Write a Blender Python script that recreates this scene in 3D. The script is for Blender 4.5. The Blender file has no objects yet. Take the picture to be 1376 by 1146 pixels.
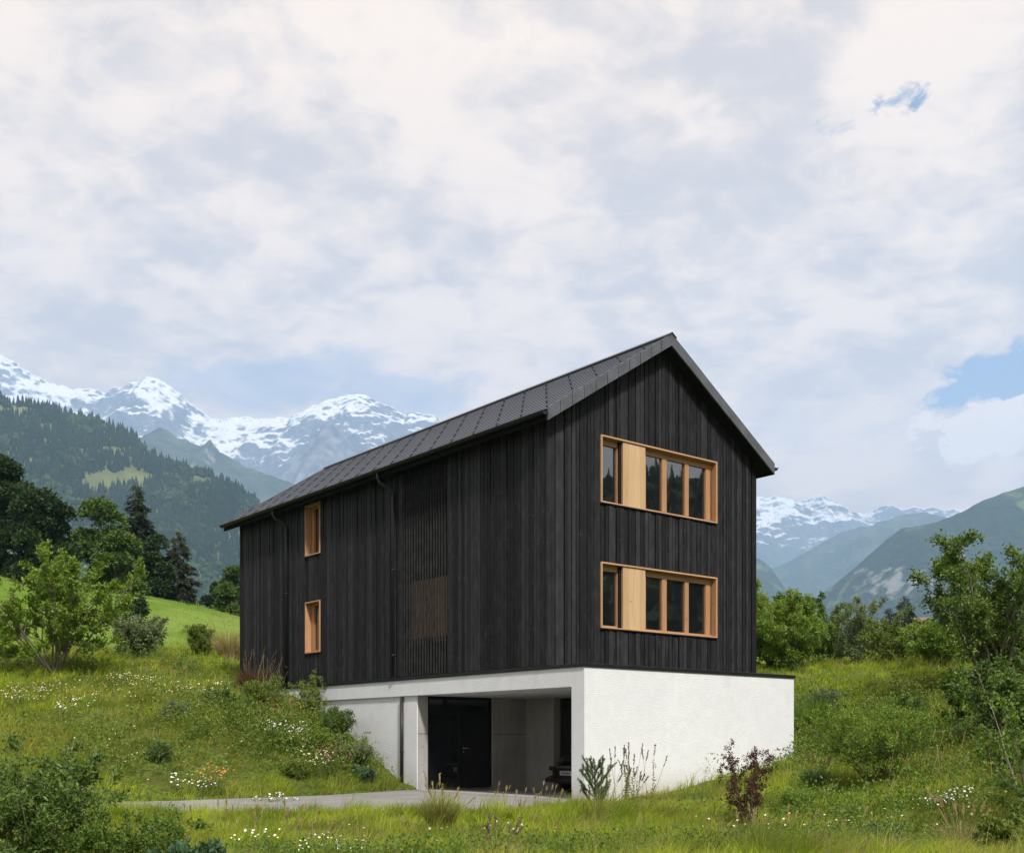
import bpy, math, random
import numpy as np
from mathutils import Vector
R = math.radians
rng = np.random.default_rng(11)
random.seed(11)
scene = bpy.context.scene
COL = scene.collection

# ------------------------------------------------------------------ camera
IW, IH, F, HY, CZ = 1376.0, 1146.0, 1486.0, 994.5, 1.42
cd = bpy.data.cameras.new('camera'); cam = bpy.data.objects.new('camera', cd); COL.objects.link(cam)
cam.location = (0, 0, CZ); cam.rotation_euler = (R(90), 0, 0)
cd.sensor_width = 36; cd.sensor_fit = 'HORIZONTAL'; cd.lens = 36*F/IW
cd.shift_y = (HY-IH/2)/IW
cd.clip_start = .05; cd.clip_end = 60000
scene.camera = cam

def P(px, py, Y):            # the point at depth Y that the photograph shows at a pixel
    return Vector(((px-IW/2)/F*Y, Y, CZ+(HY-py)/F*Y))

# ------------------------------------------------------------------ sun and sky
SUN_AZ, SUN_EL = 19.0, 46.0       # degrees: azimuth from straight behind the camera towards the right
az = R(180-SUN_AZ)                # measured from +Y towards +X
sdir = Vector((math.sin(az)*math.cos(R(SUN_EL)), math.cos(az)*math.cos(R(SUN_EL)), math.sin(R(SUN_EL))))
ld = bpy.data.lights.new('sun', 'SUN'); ld.energy = 5.0; ld.angle = R(6); ld.color = (1, .96, .90)
sun = bpy.data.objects.new('sun', ld); COL.objects.link(sun)
sun.rotation_euler = sdir.to_track_quat('Z', 'Y').to_euler()

class NT:                         # small helper to write node graphs as expressions
    def __init__(s, tree): s.t = tree; s.n = tree.nodes; s.l = tree.links
    def new(s, kind, **kw):
        n = s.n.new(kind)
        for k, v in kw.items(): setattr(n, k, v)
        return n
    def put(s, sock, v):
        if isinstance(v, bpy.types.NodeSocket): s.l.new(v, sock)
        elif v is not None: sock.default_value = v
    def m(s, op, a, b=None, c=None, clamp=False):
        n = s.new('ShaderNodeMath', operation=op, use_clamp=clamp)
        s.put(n.inputs[0], a); s.put(n.inputs[1], b); s.put(n.inputs[2], c)
        return n.outputs[0]
    def mix(s, f, a, b, blend='MIX'):
        n = s.new('ShaderNodeMix', data_type='RGBA', blend_type=blend)
        s.put(n.inputs[0], f); s.put(n.inputs[6], a if isinstance(a, bpy.types.NodeSocket) else (*a, 1)); s.put(n.inputs[7], b if isinstance(b, bpy.types.NodeSocket) else (*b, 1))
        return n.outputs[2]
    def noise(s, vec, scale, detail=4, rough=.55, dist=0, out=0):
        n = s.new('ShaderNodeTexNoise'); s.put(n.inputs['Vector'], vec)
        n.inputs['Scale'].default_value = scale; n.inputs['Detail'].default_value = detail
        n.inputs['Roughness'].default_value = rough; n.inputs['Distortion'].default_value = dist
        return n.outputs[out]
    def ramp(s, f, stops):
        n = s.new('ShaderNodeValToRGB'); s.put(n.inputs[0], f); e = n.color_ramp.elements
        while len(e) < len(stops): e.new(.5)
        for q, (p, c) in zip(e, stops): q.position = p; q.color = (*c, 1) if len(c) == 3 else c
        return n.outputs[0]
    def step(s, x, a, b):         # smooth step
        n = s.new('ShaderNodeMapRange', interpolation_type='SMOOTHSTEP')
        s.put(n.inputs[0], x); n.inputs[1].default_value = a; n.inputs[2].default_value = b
        return n.outputs[0]
    def scale(s, v, xyz):
        n = s.new('ShaderNodeVectorMath', operation='MULTIPLY'); s.put(n.inputs[0], v); n.inputs[1].default_value = xyz
        return n.outputs[0]
    def comb(s, x, y, z):
        n = s.new('ShaderNodeCombineXYZ')
        for i, q in enumerate((x, y, z)): s.put(n.inputs[i], q)
        return n.outputs[0]
    def sep(s, v):
        n = s.new('ShaderNodeSeparateXYZ'); s.put(n.inputs[0], v); return n.outputs
    def bump(s, h, strength, dist):
        n = s.new('ShaderNodeBump'); n.inputs['Strength'].default_value = strength
        n.inputs['Distance'].default_value = dist; s.put(n.inputs['Height'], h); return n.outputs[0]

world = bpy.data.worlds.new('World'); scene.world = world; world.use_nodes = True
w = NT(world.node_tree); w.n.clear()
sky = w.new('ShaderNodeTexSky', sky_type='NISHITA'); sky.sun_disc = False
sky.sun_elevation = R(SUN_EL); sky.sun_rotation = az; sky.dust_density = .6; sky.altitude = 700
bg_sky = w.new('ShaderNodeBackground'); bg_sky.inputs[1].default_value = .085
w.put(bg_sky.inputs[0], sky.outputs[0])
gdir = w.new('ShaderNodeTexCoord').outputs['Generated']
dx, dy, dz = w.sep(gdir)
zc = w.m('MAXIMUM', dz, .0)
den = w.m('ADD', zc, .16)
cu = w.comb(w.m('DIVIDE', dx, den), w.m('DIVIDE', dy, den), 0)   # a cloud layer seen in perspective
n_big = w.noise(w.scale(gdir, (1, 1, 1.35)), 6.5, 4, .5, .5)
n_mid = w.noise(w.scale(cu, (1.0, 1.0, 1)), 5.2, 6, .55, .4)
n_low = w.noise(w.scale(gdir, (1, 1, 2.2)), 9.0, 7, .58, .35)
n_fine = w.noise(w.scale(cu, (1.0, 1.15, 1)), 13.0, 6, .6, .5)
dens = w.m('ADD', w.m('MULTIPLY', n_big, .38), w.m('ADD', w.m('MULTIPLY', n_mid, .35), w.m('MULTIPLY', n_fine, .27)))
light = w.step(dens, .40, .57)
low = w.step(dz, .34, .22)                                         # towards the horizon: bright broken cumulus
light = w.m('ADD', w.m('MULTIPLY', light, w.m('SUBTRACT', 1, w.m('MULTIPLY', low, .55))), w.m('MULTIPLY', low, w.m('MULTIPLY', w.step(n_low, .36, .6), .72)), clamp=True)
ccol = w.mix(light, (.755, .61, .50), (1.235, .955, .69))
ccol = w.mix(w.step(dz, .40, .12), ccol, (1.10, 1.0, .86), 'MULTIPLY')          # warmer through the thicker air low down
# breaks in the cloud, each in its own direction of the sky
azn = w.m('ARCTAN2', dx, dy); eln = w.m('ARCSINE', dz)
def breaks(spots):
    tot = None
    for px, py, rx, ry, s in spots:
        k = (px-IW/2)/F; a0 = math.atan(k); e0 = math.atan((HY-py)/F*math.cos(a0))
        u = w.m('DIVIDE', w.m('SUBTRACT', azn, a0), rx/F*.93); v = w.m('DIVIDE', w.m('SUBTRACT', eln, e0), ry/F*.93)
        g = w.m('MULTIPLY', w.m('EXPONENT', w.m('MULTIPLY', -1, w.m('ADD', w.m('MULTIPLY', u, u), w.m('MULTIPLY', v, v)))), s)
        tot = g if tot is None else w.m('ADD', tot, g)
    return tot
wob = w.m('MULTIPLY', w.m('SUBTRACT', w.noise(w.scale(gdir, (1, 1, 1.8)), 13, 8, .64, .8), .5), 2.6)
def soft(b, n): return w.m('ADD', b, w.m('MULTIPLY', n, w.step(b, .03, .35)))   # ragged edges, and only round a break
pale = w.step(soft(breaks([(455, 482, 80, 20, .85), (330, 500, 90, 26, .8), (420, 530, 190, 32, .85), (560, 530, 75, 28, .75), (640, 505, 40, 12, .5), (250, 508, 40, 12, .4), (1300, 680, 60, 10, .0)]), wob), .25, .95)
deep = w.step(soft(breaks([(1345, 508, 66, 30, 1.1), (1285, 528, 48, 18, .95), (1400, 500, 60, 40, 1.1), (1368, 580, 17, 19, .9), (1223, 131, 26, 16, 1.0), (1187, 140, 20, 11, .62), (1120, 168, 50, 14, .38), (1376, 175, 12, 12, .6)]), w.m('MULTIPLY', w.m('SUBTRACT', w.noise(w.scale(gdir, (1, 1, 1.6)), 38, 8, .68, .6), .5), 3.8)), .25, 1.0)
puffn = w.m('MULTIPLY', w.m('SUBTRACT', w.noise(w.scale(gdir, (1, 1, 1.3)), 38, 8, .62, .3), .5), 4.2)
puff = w.step(soft(breaks([(1335, 572, 52, 26, 1.0), (1290, 590, 60, 30, .8), (1372, 545, 26, 14, .8), (1255, 560, 25, 14, .45)]), puffn), .30, .62)   # a sunlit cumulus before the break on the right
hole = w.m('MULTIPLY', w.m('MAXIMUM', w.m('MULTIPLY', pale, .5), w.m('MULTIPLY', deep, .93)), w.m('SUBTRACT', 1, puff))
ccol = w.mix(w.m('MULTIPLY', puff, .85), ccol, (1.42, 1.12, .83))
# thin bright cloud round the sun, out of the frame
sd = w.new('ShaderNodeVectorMath', operation='DOT_PRODUCT'); w.put(sd.inputs[0], gdir); sd.inputs[1].default_value = sdir
glow = w.m('MULTIPLY', w.m('POWER', w.m('MAXIMUM', sd.outputs['Value'], 0), 4), 1.1)
bg_cl = w.new('ShaderNodeBackground'); w.put(bg_cl.inputs[0], ccol); w.put(bg_cl.inputs[1], w.m('ADD', w.m('MULTIPLY', glow, .35), w.m('MULTIPLY', w.m('ADD', .52, w.m('MULTIPLY', w.step(dy, -.55, .15), .48)), .72)))   # unseen sky behind the camera dimmed on purpose, so the sun gives more contrast
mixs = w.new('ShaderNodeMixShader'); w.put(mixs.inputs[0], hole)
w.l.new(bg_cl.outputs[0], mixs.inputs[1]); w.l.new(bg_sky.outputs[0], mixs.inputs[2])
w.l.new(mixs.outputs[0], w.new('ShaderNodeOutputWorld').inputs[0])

vs = scene.view_settings
vs.view_transform = 'Standard'; vs.look = 'None'; vs.gamma = 1; vs.use_curve_mapping = False; vs.exposure = 0.68
scene.cycles.volume_bounces = 2; scene.cycles.max_bounces = 7; scene.cycles.diffuse_bounces = 3; scene.cycles.transparent_max_bounces = 8

# ------------------------------------------------------------------ helpers
def tag(o, label=None, cat=None, group=None, kind=None):
    if label: o['label'] = label
    if cat: o['category'] = cat
    if group: o['group'] = group
    if kind: o['kind'] = kind
    return o
def empty(name, loc=(0, 0, 0), rz=0):
    o = bpy.data.objects.new(name, None); COL.objects.link(o)
    o.location = loc; o.rotation_euler = (0, 0, rz); o.empty_display_size = .3
    return o
def link(name, me, parent=None):
    o = bpy.data.objects.new(name, me); COL.objects.link(o)
    if parent: o.parent = parent
    return o
def np_mesh(name, verts, faces, mats, midx=None, smooth=False):
    """faces: list of (n, 3) or (n, 4) index arrays"""
    me = bpy.data.meshes.new(name)
    verts = np.asarray(verts, np.float32).reshape(-1, 3)
    faces = [np.asarray(f, np.int32) for f in faces if len(f)]
    me.vertices.add(len(verts)); me.vertices.foreach_set('co', verts.ravel())
    flat = np.concatenate([f.ravel() for f in faces]); sizes = np.concatenate([np.full(len(f), f.shape[1], np.int32) for f in faces])
    me.loops.add(len(flat)); me.loops.foreach_set('vertex_index', flat)
    me.polygons.add(len(sizes)); me.polygons.foreach_set('loop_start', (np.cumsum(sizes)-sizes).astype(np.int32))
    me.polygons.foreach_set('loop_total', sizes)
    for m in (mats if isinstance(mats, (list, tuple)) else [mats]): me.materials.append(m)
    if midx is not None: me.polygons.foreach_set('material_index', np.asarray(midx, np.int32))
    me.polygons.foreach_set('use_smooth', np.full(len(sizes), smooth, bool))
    me.update(calc_edges=True); me.validate()
    return me
class MB:                         # boxes, prisms and tubes gathered into one mesh
    def __init__(s): s.v = []; s.f = []; s.mi = []
    def add(s, vs_, fs, mi=0):
        b = len(s.v); s.v += [tuple(q) for q in vs_]
        for f in fs: s.f.append(tuple(b+i for i in f)); s.mi.append(mi)
    def box(s, x0, x1, y0, y1, z0, z1, mi=0):
        s.hexa([(x0, y0, z0), (x1, y0, z0), (x1, y1, z0), (x0, y1, z0), (x0, y0, z1), (x1, y0, z1), (x1, y1, z1), (x0, y1, z1)], mi)
    def hexa(s, v, mi=0):
        s.add(v, [(0, 3, 2, 1), (4, 5, 6, 7), (0, 1, 5, 4), (1, 2, 6, 5), (2, 3, 7, 6), (3, 0, 4, 7)], mi)
    def prism(s, poly, ext, mi=0):   # polygon (3-D points) pushed along a vector
        n = len(poly); q = [Vector(p) for p in poly]; e = Vector(ext)
        s.add(q+[p+e for p in q], [tuple(range(n))[::-1], tuple(range(n, 2*n))]+[(i, (i+1) % n, n+(i+1) % n, n+i) for i in range(n)], mi)
    def tube(s, pts, rad, k=8, mi=0, cap=True):
        pts = [Vector(p) for p in pts]; rad = rad if hasattr(rad, '__len__') else [rad]*len(pts)
        b = len(s.v); up = Vector((0, 0, 1))
        for i, p in enumerate(pts):
            d = (pts[min(i+1, len(pts)-1)]-pts[max(i-1, 0)]).normalized()
            a = d.cross(up if abs(d.z) < .95 else Vector((1, 0, 0))).normalized(); c = d.cross(a)
            for j in range(k):
                t = 2*math.pi*j/k; s.v.append(tuple(p+rad[i]*(math.cos(t)*a+math.sin(t)*c)))
        for i in range(len(pts)-1):
            for j in range(k):
                s.f.append((b+i*k+j, b+i*k+(j+1) % k, b+(i+1)*k+(j+1) % k, b+(i+1)*k+j)); s.mi.append(mi)
        if cap:
            s.f.append(tuple(b+j for j in range(k))[::-1]); s.mi.append(mi)
            e = b+(len(pts)-1)*k; s.f.append(tuple(e+j for j in range(k))); s.mi.append(mi)
    def build(s, name, mats, parent=None, smooth=False, bevel=0):
        me = bpy.data.meshes.new(name); me.from_pydata(s.v, [], s.f)
        for m in (mats if isinstance(mats, (list, tuple)) else [mats]): me.materials.append(m)
        me.polygons.foreach_set('material_index', s.mi)
        if smooth: me.polygons.foreach_set('use_smooth', [True]*len(s.f))
        me.update(); o = link(name, me, parent)
        if bevel:
            b = o.modifiers.new('edge', 'BEVEL'); b.width = bevel; b.segments = 2; b.limit_method = 'ANGLE'
        return o
_perm = np.random.default_rng(3).permutation(256); _perm = np.r_[_perm, _perm]
_grad = np.stack([np.cos(np.arange(256)*2.399), np.sin(np.arange(256)*2.399)], 1)
def perlin(x, y):
    x = np.asarray(x, float); y = np.asarray(y, float)
    xi = np.floor(x).astype(int); yi = np.floor(y).astype(int); xf = x-xi; yf = y-yi
    u = xf**3*(xf*(xf*6-15)+10); v = yf**3*(yf*(yf*6-15)+10)
    def g(i, j):
        h = _grad[_perm[_perm[(xi+i) & 255]+((yi+j) & 255)]]
        return h[..., 0]*(xf-i)+h[..., 1]*(yf-j)
    a = g(0, 0)*(1-u)+g(1, 0)*u; b = g(0, 1)*(1-u)+g(1, 1)*u
    return a*(1-v)+b*v
def fbm(x, y, o=5, ridged=False, gain=.5):
    t = 0; a = 1; s = 0
    for i in range(o):
        n = perlin(x*2**i+17.3*i, y*2**i-9.1*i)
        t = t+a*((1-2*np.abs(n)*1.4) if ridged else n*1.4); s += a; a *= gain
    return t/s

# ------------------------------------------------------------------ materials
def new_mat(name):
    m = bpy.data.materials.new(name); m.use_nodes = True; t = NT(m.node_tree); t.n.clear()
    out = t.new('ShaderNodeOutputMaterial'); b = t.new('ShaderNodeBsdfPrincipled'); t.l.new(b.outputs[0], out.inputs[0])
    t.b = b; t.out = out; t.mat = m
    t.obj = t.new('ShaderNodeTexCoord').outputs['Object']
    g = t.new('ShaderNodeNewGeometry'); t.pos = g.outputs['Position']; t.isl = g.outputs['Random Per Island']; t.nor = g.outputs['Normal']
    return t
def fin(t, col, rough=.6, spec=.5, nrm=None, metal=0):
    t.put(t.b.inputs['Base Color'], col if isinstance(col, bpy.types.NodeSocket) else (*col, 1))
    t.put(t.b.inputs['Roughness'], rough); t.put(t.b.inputs['Specular IOR Level'], spec); t.put(t.b.inputs['Metallic'], metal)
    if nrm is not None: t.put(t.b.inputs['Normal'], nrm)
    return t.mat
def m_charred():
    t = new_mat('charred_timber')
    grain = t.noise(t.scale(t.obj, (9, 9, .55)), 6, 6, .62)
    blot = t.noise(t.scale(t.obj, (1, 1, .45)), 5.5, 6, .62, .4)
    knot = t.noise(t.scale(t.obj, (1, 1, .5)), 13, 4, .6)
    tone = t.m('ADD', t.m('ADD', .06, t.m('ADD', .065, t.m('MULTIPLY', t.isl, .34))), t.m('ADD', t.m('MULTIPLY', blot, .75), t.m('MULTIPLY', grain, .35)))
    c = t.ramp(t.m('MULTIPLY', tone, .58), [(.24, (.0026, .0026, .0031)), (.44, (.0098, .0098, .0112)), (.60, (.028, .028, .0315)), (.8, (.066, .066, .072))])
    c = t.mix(t.m('MULTIPLY', t.step(knot, .60, .74), .55), c, (.06, .06, .062))
    c = t.mix(t.step(knot, .29, .24), c, (.004, .004, .004))
    return fin(t, c, t.m('ADD', .55, t.m('MULTIPLY', blot, .35)), .18, t.bump(t.m('ADD', grain, t.m('MULTIPLY', blot, .8)), .5, .012))
def m_plain(name, col, rough=.6, spec=.5, metal=0, var=.15, sc=6, bump=.0):
    t = new_mat(name); n = t.noise(t.obj, sc, 5, .6)
    c = t.mix(t.step(n, .3, .7), tuple(q*(1-var) for q in col), tuple(min(1, q*(1+var)) for q in col))
    return fin(t, c, rough, spec, t.bump(n, bump, .02) if bump else None, metal)
def m_slate():
    t = new_mat('roof_slate'); n = t.noise(t.obj, 7, 5, .6)
    v = t.m('ADD', t.m('MULTIPLY', t.isl, .12), t.m('MULTIPLY', n, .6))
    return fin(t, t.ramp(v, [(.1, (.066, .074, .10)), (.8, (.115, .127, .165))]), t.m('ADD', .34, t.m('MULTIPLY', n, .2)), .5, t.bump(n, .2, .01))
def m_wood(name, a, b, ax):
    t = new_mat(name)
    st = {'z': (16, 16, .8), 'x': (.8, 16, 16), 'y': (16, .8, 16)}[ax]
    g = t.noise(t.scale(t.obj, st), 3.2, 6, .6, .6); g2 = t.noise(t.scale(t.obj, tuple(q*.35 for q in st)), 3, 3, .5)
    v = t.m('ADD', t.m('MULTIPLY', g, .55), t.m('ADD', t.m('MULTIPLY', g2, .35), t.m('MULTIPLY', t.isl, .35)))
    c = t.mix(t.step(v, .3, .9), a, b)
    kn = t.noise(t.scale(t.obj, (1, 1, .45)), 7, 2, .4)
    c = t.mix(t.step(kn, .73, .79), c, tuple(q*.4 for q in a))
    return fin(t, c, .5, .35, t.bump(g, .15, .004))
def m_render_white():
    t = new_mat('white_render')
    n1 = t.noise(t.obj, .55, 6, .6); n2 = t.noise(t.obj, 32, 4, .6)
    runs = t.noise(t.scale(t.obj, (1.6, 1.6, .12)), 2.2, 6, .62)
    x, y, z = t.sep(t.obj)
    n3 = t.noise(t.obj, 3.2, 5, .65)
    c = t.mix(t.m('ADD', t.m('MULTIPLY', t.step(n1, .35, .7), .6), t.m('MULTIPLY', t.step(n3, .35, .65), .4)), (.60, .61, .628), (.675, .685, .70))
    top = t.step(z, 2.2, 3.1)
    c = t.mix(t.m('MULTIPLY', t.m('MULTIPLY', t.step(runs, .54, .74), top), .34), c, (.50, .49, .46))
    foot = t.m('MULTIPLY', t.step(z, .9, .05), t.step(n1, .38, .62))
    c = t.mix(t.m('MULTIPLY', foot, .7), c, (.42, .40, .34))
    crack = t.m('ABSOLUTE', t.m('SUBTRACT', t.noise(t.scale(t.obj, (.5, .5, .32)), 1.6, 8, .62, .3), .5))
    c = t.mix(t.m('MULTIPLY', t.step(crack, .006, .001), t.m('MULTIPLY', t.step(n1, .46, .6), .22)), c, (.32, .31, .29))
    return fin(t, c, .85, .2, t.bump(t.m('ADD', n2, t.m('MULTIPLY', n3, .25)), .8, .022))
def m_concrete(name='raw_concrete', base=.34):
    t = new_mat(name); n1 = t.noise(t.obj, 1.1, 7, .65); n2 = t.noise(t.obj, 26, 4, .6); st = t.noise(t.scale(t.obj, (3, 3, .25)), 2, 5, .6)
    v = t.m('ADD', t.m('MULTIPLY', n1, .6), t.m('MULTIPLY', st, .4))
    c = t.ramp(v, [(.3, tuple(base*q for q in (.66, .64, .60))), (.7, tuple(base*q for q in (1.1, 1.08, 1.03)))])
    c = t.mix(t.step(n2, .68, .75), c, tuple(base*.5 for _ in range(3)))
    st2 = t.noise(t.obj, .45, 6, .65, .5); c = t.mix(t.m('MULTIPLY', t.step(st2, .5, .68), .45), c, tuple(base*q for q in (.55, .53, .48)))
    return fin(t, c, .8, .3, t.bump(t.m('ADD', n1, t.m('MULTIPLY', n2, .4)), .3, .01))
def m_glass():
    t = new_mat('window_glass'); t.b.inputs['IOR'].default_value = 2.6
    n = t.noise(t.obj, .9, 2, .5)
    return fin(t, (.006, .007, .008), .015, .5, t.bump(n, .06, .05))
def m_leaf(name, cols, rough=.5, trans=.35, sc=.8, spec=.3):
    """leaf colour varies leaf by leaf and in loose patches"""
    t = new_mat(name); n = t.noise(t.pos, sc, 3, .6)
    v = t.m('ADD', t.m('MULTIPLY', t.isl, .6), t.m('MULTIPLY', t.step(n, .3, .7), .4))
    k = len(cols)-1
    c = t.ramp(v, [(.05+.9*i/k, q) for i, q in enumerate(cols)])
    fin(t, c, rough, spec)
    tr = t.new('ShaderNodeBsdfTranslucent'); t.put(tr.inputs[0], t.mix(1.0, c, (1.35, 1.45, .6), 'MULTIPLY'))
    mx = t.new('ShaderNodeMixShader'); mx.inputs[0].default_value = trans
    t.l.new(t.b.outputs[0], mx.inputs[1]); t.l.new(tr.outputs[0], mx.inputs[2]); t.l.new(mx.outputs[0], t.out.inputs[0])
    return t.mat
def m_bark(name, a, b):
    t = new_mat(name); n = t.noise(t.scale(t.obj, (5, 5, 1)), 5, 6, .65)
    return fin(t, t.mix(t.step(n, .3, .7), a, b), .9, .2, t.bump(n, .6, .02))

M = {}
M['char'] = m_charred()
M['under'] = m_plain('black_underlay', (.006, .006, .006), .9, .1)
M['slate'] = m_slate()
M['verge'] = m_plain('grey_verge_slate', (.075, .078, .09), .42, .45, 0, .2, 3, .15)
M['metal'] = m_plain('dark_sheet_metal', (.022, .024, .027), .38, .5, .6, .2, 4)
M['soffit'] = m_plain('black_soffit', (.012, .012, .013), .8, .2)
M['gutter'] = m_plain('black_gutter', (.010, .0105, .012), .45, .35, 0, .2, 5)
M['steel'] = m_plain('bare_steel', (.55, .56, .58), .3, .5, 1, .1, 8)
M['wood_z'] = m_wood('larch_upright', (.28, .135, .062), (.46, .265, .135), 'z')
M['wood_x'] = m_wood('larch_lengthwise', (.31, .16, .075), (.49, .295, .155), 'x')
M['wood_pale'] = m_wood('pale_spruce_panel', (.36, .225, .115), (.52, .36, .205), 'z')
M['white'] = m_render_white()
M['conc'] = m_concrete()
M['glass'] = m_glass()
M['black'] = m_plain('black_gasket', (.004, .004, .004), .6, .3)

# ------------------------------------------------------------------ house measures
AX, AY, TH = .831, 26.0, R(38.885)
W_, L_, PL, EV, OV, OB = 7.658, 16.53, 1.281, .323, .40, .66
ZC, ZS, ZT, ZEB, ZET = 3.089, 2.654, 11.74, 8.80, 9.09
cT, sT = math.cos(TH), math.sin(TH)
ZB = 3.19                                            # foot of the cladding
MS = (ZT-.29-ZEB)/(W_/2+EV)                          # roof slope
def under(x): return ZEB+MS*(min(x, W_-x)+EV)        # underside of the roof
def to_local(X, Y): return (X-AX)*cT+(Y-AY)*sT, -(X-AX)*sT+(Y-AY)*cT
def to_world(x, y): return AX+cT*x-sT*y, AY+sT*x+cT*y
FLOOR = .07

# ------------------------------------------------------------------ ground
ctl = [P(*q) for q in [(-100, 1075, 21), (0, 1086, 20.5), (240, 1079, 24.5), (100, 1052, 24), (300, 1068, 26), (400, 1064, 27.3), (500, 1063, 28.6), (100, 965, 30), (0, 965, 30),
    (200, 1005, 28), (300, 988, 30), (400, 1003, 31), (330, 962, 33.5), (400, 934, 35.6), (323, 934, 38.9), (470, 992, 32.7), (500, 1020, 32), (530, 1049, 31),
    (200, 927, 34), (100, 927, 34), (0, 927, 34), (100, 890, 40), (0, 890, 40), (200, 886, 43), (300, 896, 44), (150, 876, 50), (250, 872, 52), (330, 880, 55), (200, 846, 75), (310, 858, 75),
    (200, 797, 115), (323, 829, 112), (262, 812, 114), (100, 775, 118), (0, 745, 125), (-150, 720, 125),
    (880, 1072, 26.4), (950, 1049, 27.6), (1065, 1019, 29.8), (880, 1108, 21), (1000, 1107, 19.5), (1100, 1062, 24), (1200, 1072, 22), (1150, 1002, 30), (1080, 962, 33), (1150, 942, 35),
    (1150, 892, 43), (1250, 892, 41), (1376, 892, 36), (1376, 962, 28), (1376, 1042, 20), (1376, 1146, 12.5), (1040, 902, 46), (1215, 880, 85), (1100, 886, 70), (1376, 884, 75),
    (700, 1095, 20), (600, 1097, 19.8), (1215, 868, 300), (1376, 868, 300), (1050, 870, 260), (700, 880, 200), (830, 1085, 24.4), (765, 1076, 25)]]
ctl += [Vector(q) for q in [(-10, 14, -.05), (0, 14, -.05), (9, 14, .0), (-9, 18, -.1), (0, 18, -.12), (6, 18, -.1), (0, 5, -.1), (-8, 5, -.1), (8, 5, 0), (0, -20, -.7), (-40, 0, .9), (40, 0, 1.0), (-40, 30, 4.2),
    (-60, 70, 12), (40, 22, 3), (45, 45, 6), (60, 90, 9), (-2.5, 29.4, .0), (-1, 27, .0), (.6, 25.2, .0), (-4, 25, 0), (-3, 22.6, 0), (-14, 21, .1), (-60, 170, 16), (-25, 170, 9), (0, 60, 5.2), (8, 44, 4.4), (0, 120, 8), (-80, 300, 10), (0, 300, 15), (300, 100, 12), (-300, 100, 30)]]
_C = np.array([[v.x, v.y] for v in ctl]); _Z = np.array([v.z for v in ctl])
def _tk(d2): return np.where(d2 > 1e-9, d2*np.log(np.maximum(d2, 1e-9))*.5, 0)
_n = len(_C); _K = _tk(((_C[:, None]-_C[None])**2).sum(-1))+np.eye(_n)*1.2
_A = np.zeros((_n+3, _n+3)); _A[:_n, :_n] = _K; _A[:_n, _n] = 1; _A[:_n, _n+1:] = _C; _A[_n:, :_n] = _A[:_n, _n:].T
_S = np.linalg.solve(_A, np.r_[_Z, 0, 0, 0])
DRIVE = np.array([(-2.72, 30.42), (1.36, 25.36), (1.15, 24.2), (-.2, 21.6), (-1.4, 20.7), (-6, 21.4), (-18, 19.6), (-18, 21.6), (-7.6, 24.8), (-4.6, 27.3), (-3.3, 29.5)])
def in_poly(x, y, poly):
    r = np.zeros(x.shape, bool); j = len(poly)-1
    for i in range(len(poly)):
        xi, yi = poly[i]; xj, yj = poly[j]
        r ^= ((yi > y) != (yj > y)) & (x < (xj-xi)*(y-yi)/(yj-yi+1e-12)+xi); j = i
    return r
def ground_z(X, Y, carve=True):
    X = np.asarray(X, float); Y = np.asarray(Y, float); sh = X.shape; x = X.ravel(); y = Y.ravel()
    r = np.hypot(x, y); k = np.minimum(1, 380/np.maximum(r, 1)); xc, yc = x*k, y*k
    z = np.zeros(len(x))
    for i in range(0, len(x), 20000):
        q = np.stack([xc[i:i+20000], yc[i:i+20000]], 1)
        z[i:i+20000] = _tk(((q[:, None]-_C[None])**2).sum(-1))@_S[:_n]+_S[_n]+q@_S[_n+1:]
    z = np.clip(z, -3, 60)
    near = np.clip((r-6)/20, 0, 1)*np.clip((400-r)/300, 0, 1)
    z = z+near*(.16*fbm(x*.32, y*.32, 3)+.09*fbm(x*1.1, y*1.1, 3))
    s = np.clip((r-380)/900, 0, 1); s = s*s*(3-2*s); z = z*(1-s)-350*s
    if carve:
        d = in_poly(x, y, DRIVE); z = np.where(d, np.minimum(z, .0), z)
        u, t = to_local(x, y)
        z = np.where((u > .42) & (u < W_-.2) & (t > -PL+.2) & (t < L_-.2), -1.2, z)
        z = np.where((u > -.6) & (u < .45) & (t > -.9) & (t < 5.5), np.minimum(z, 0), z)
    return z.reshape(sh)
def gz(x, y): return float(ground_z(np.array([x]), np.array([y]), False)[0])
def grow_axis(a, b, st, lo, hi, g):
    q = list(np.arange(a, b+st/2, st)); d = st; v = q[-1]
    while v < hi: d *= g; v += d; q.append(v)
    d = st; v = q[0]; pre = []
    while v > lo: d *= g; v -= d; pre.append(v)
    return np.array(pre[::-1]+q)
gx = grow_axis(-24, 22, .3, -9500, 9500, 1.1); gy = grow_axis(10, 48, .3, -3000, 11500, 1.09)
GX, GY = np.meshgrid(gx, gy); GZ = ground_z(GX, GY)
nx, ny = len(gx), len(gy); ii = (np.arange(ny-1)[:, None]*nx+np.arange(nx-1)).ravel()
def m_ground():
    t = new_mat('meadow_soil')
    n = t.noise(t.pos, .6, 5, .6); n2 = t.noise(t.pos, 9, 4, .6); big = t.noise(t.pos, .07, 4, .55)
    c = t.mix(t.step(n2, .35, .65), (.035, .055, .010), (.10, .135, .022))
    c = t.mix(t.m('MULTIPLY', t.step(n, .5, .75), .5), c, (.10, .085, .03))
    far = t.mix(t.step(big, .4, .62), (.10, .175, .02), (.16, .225, .04))
    far = t.mix(t.m('MULTIPLY', t.step(n, .35, .7), .35), far, (.05, .095, .018))
    x, y, z = t.sep(t.pos)
    c = t.mix(t.step(y, 48, 62), c, far)
    return fin(t, c, .95, .1, t.bump(t.m('ADD', n2, n), .5, .12))
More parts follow.
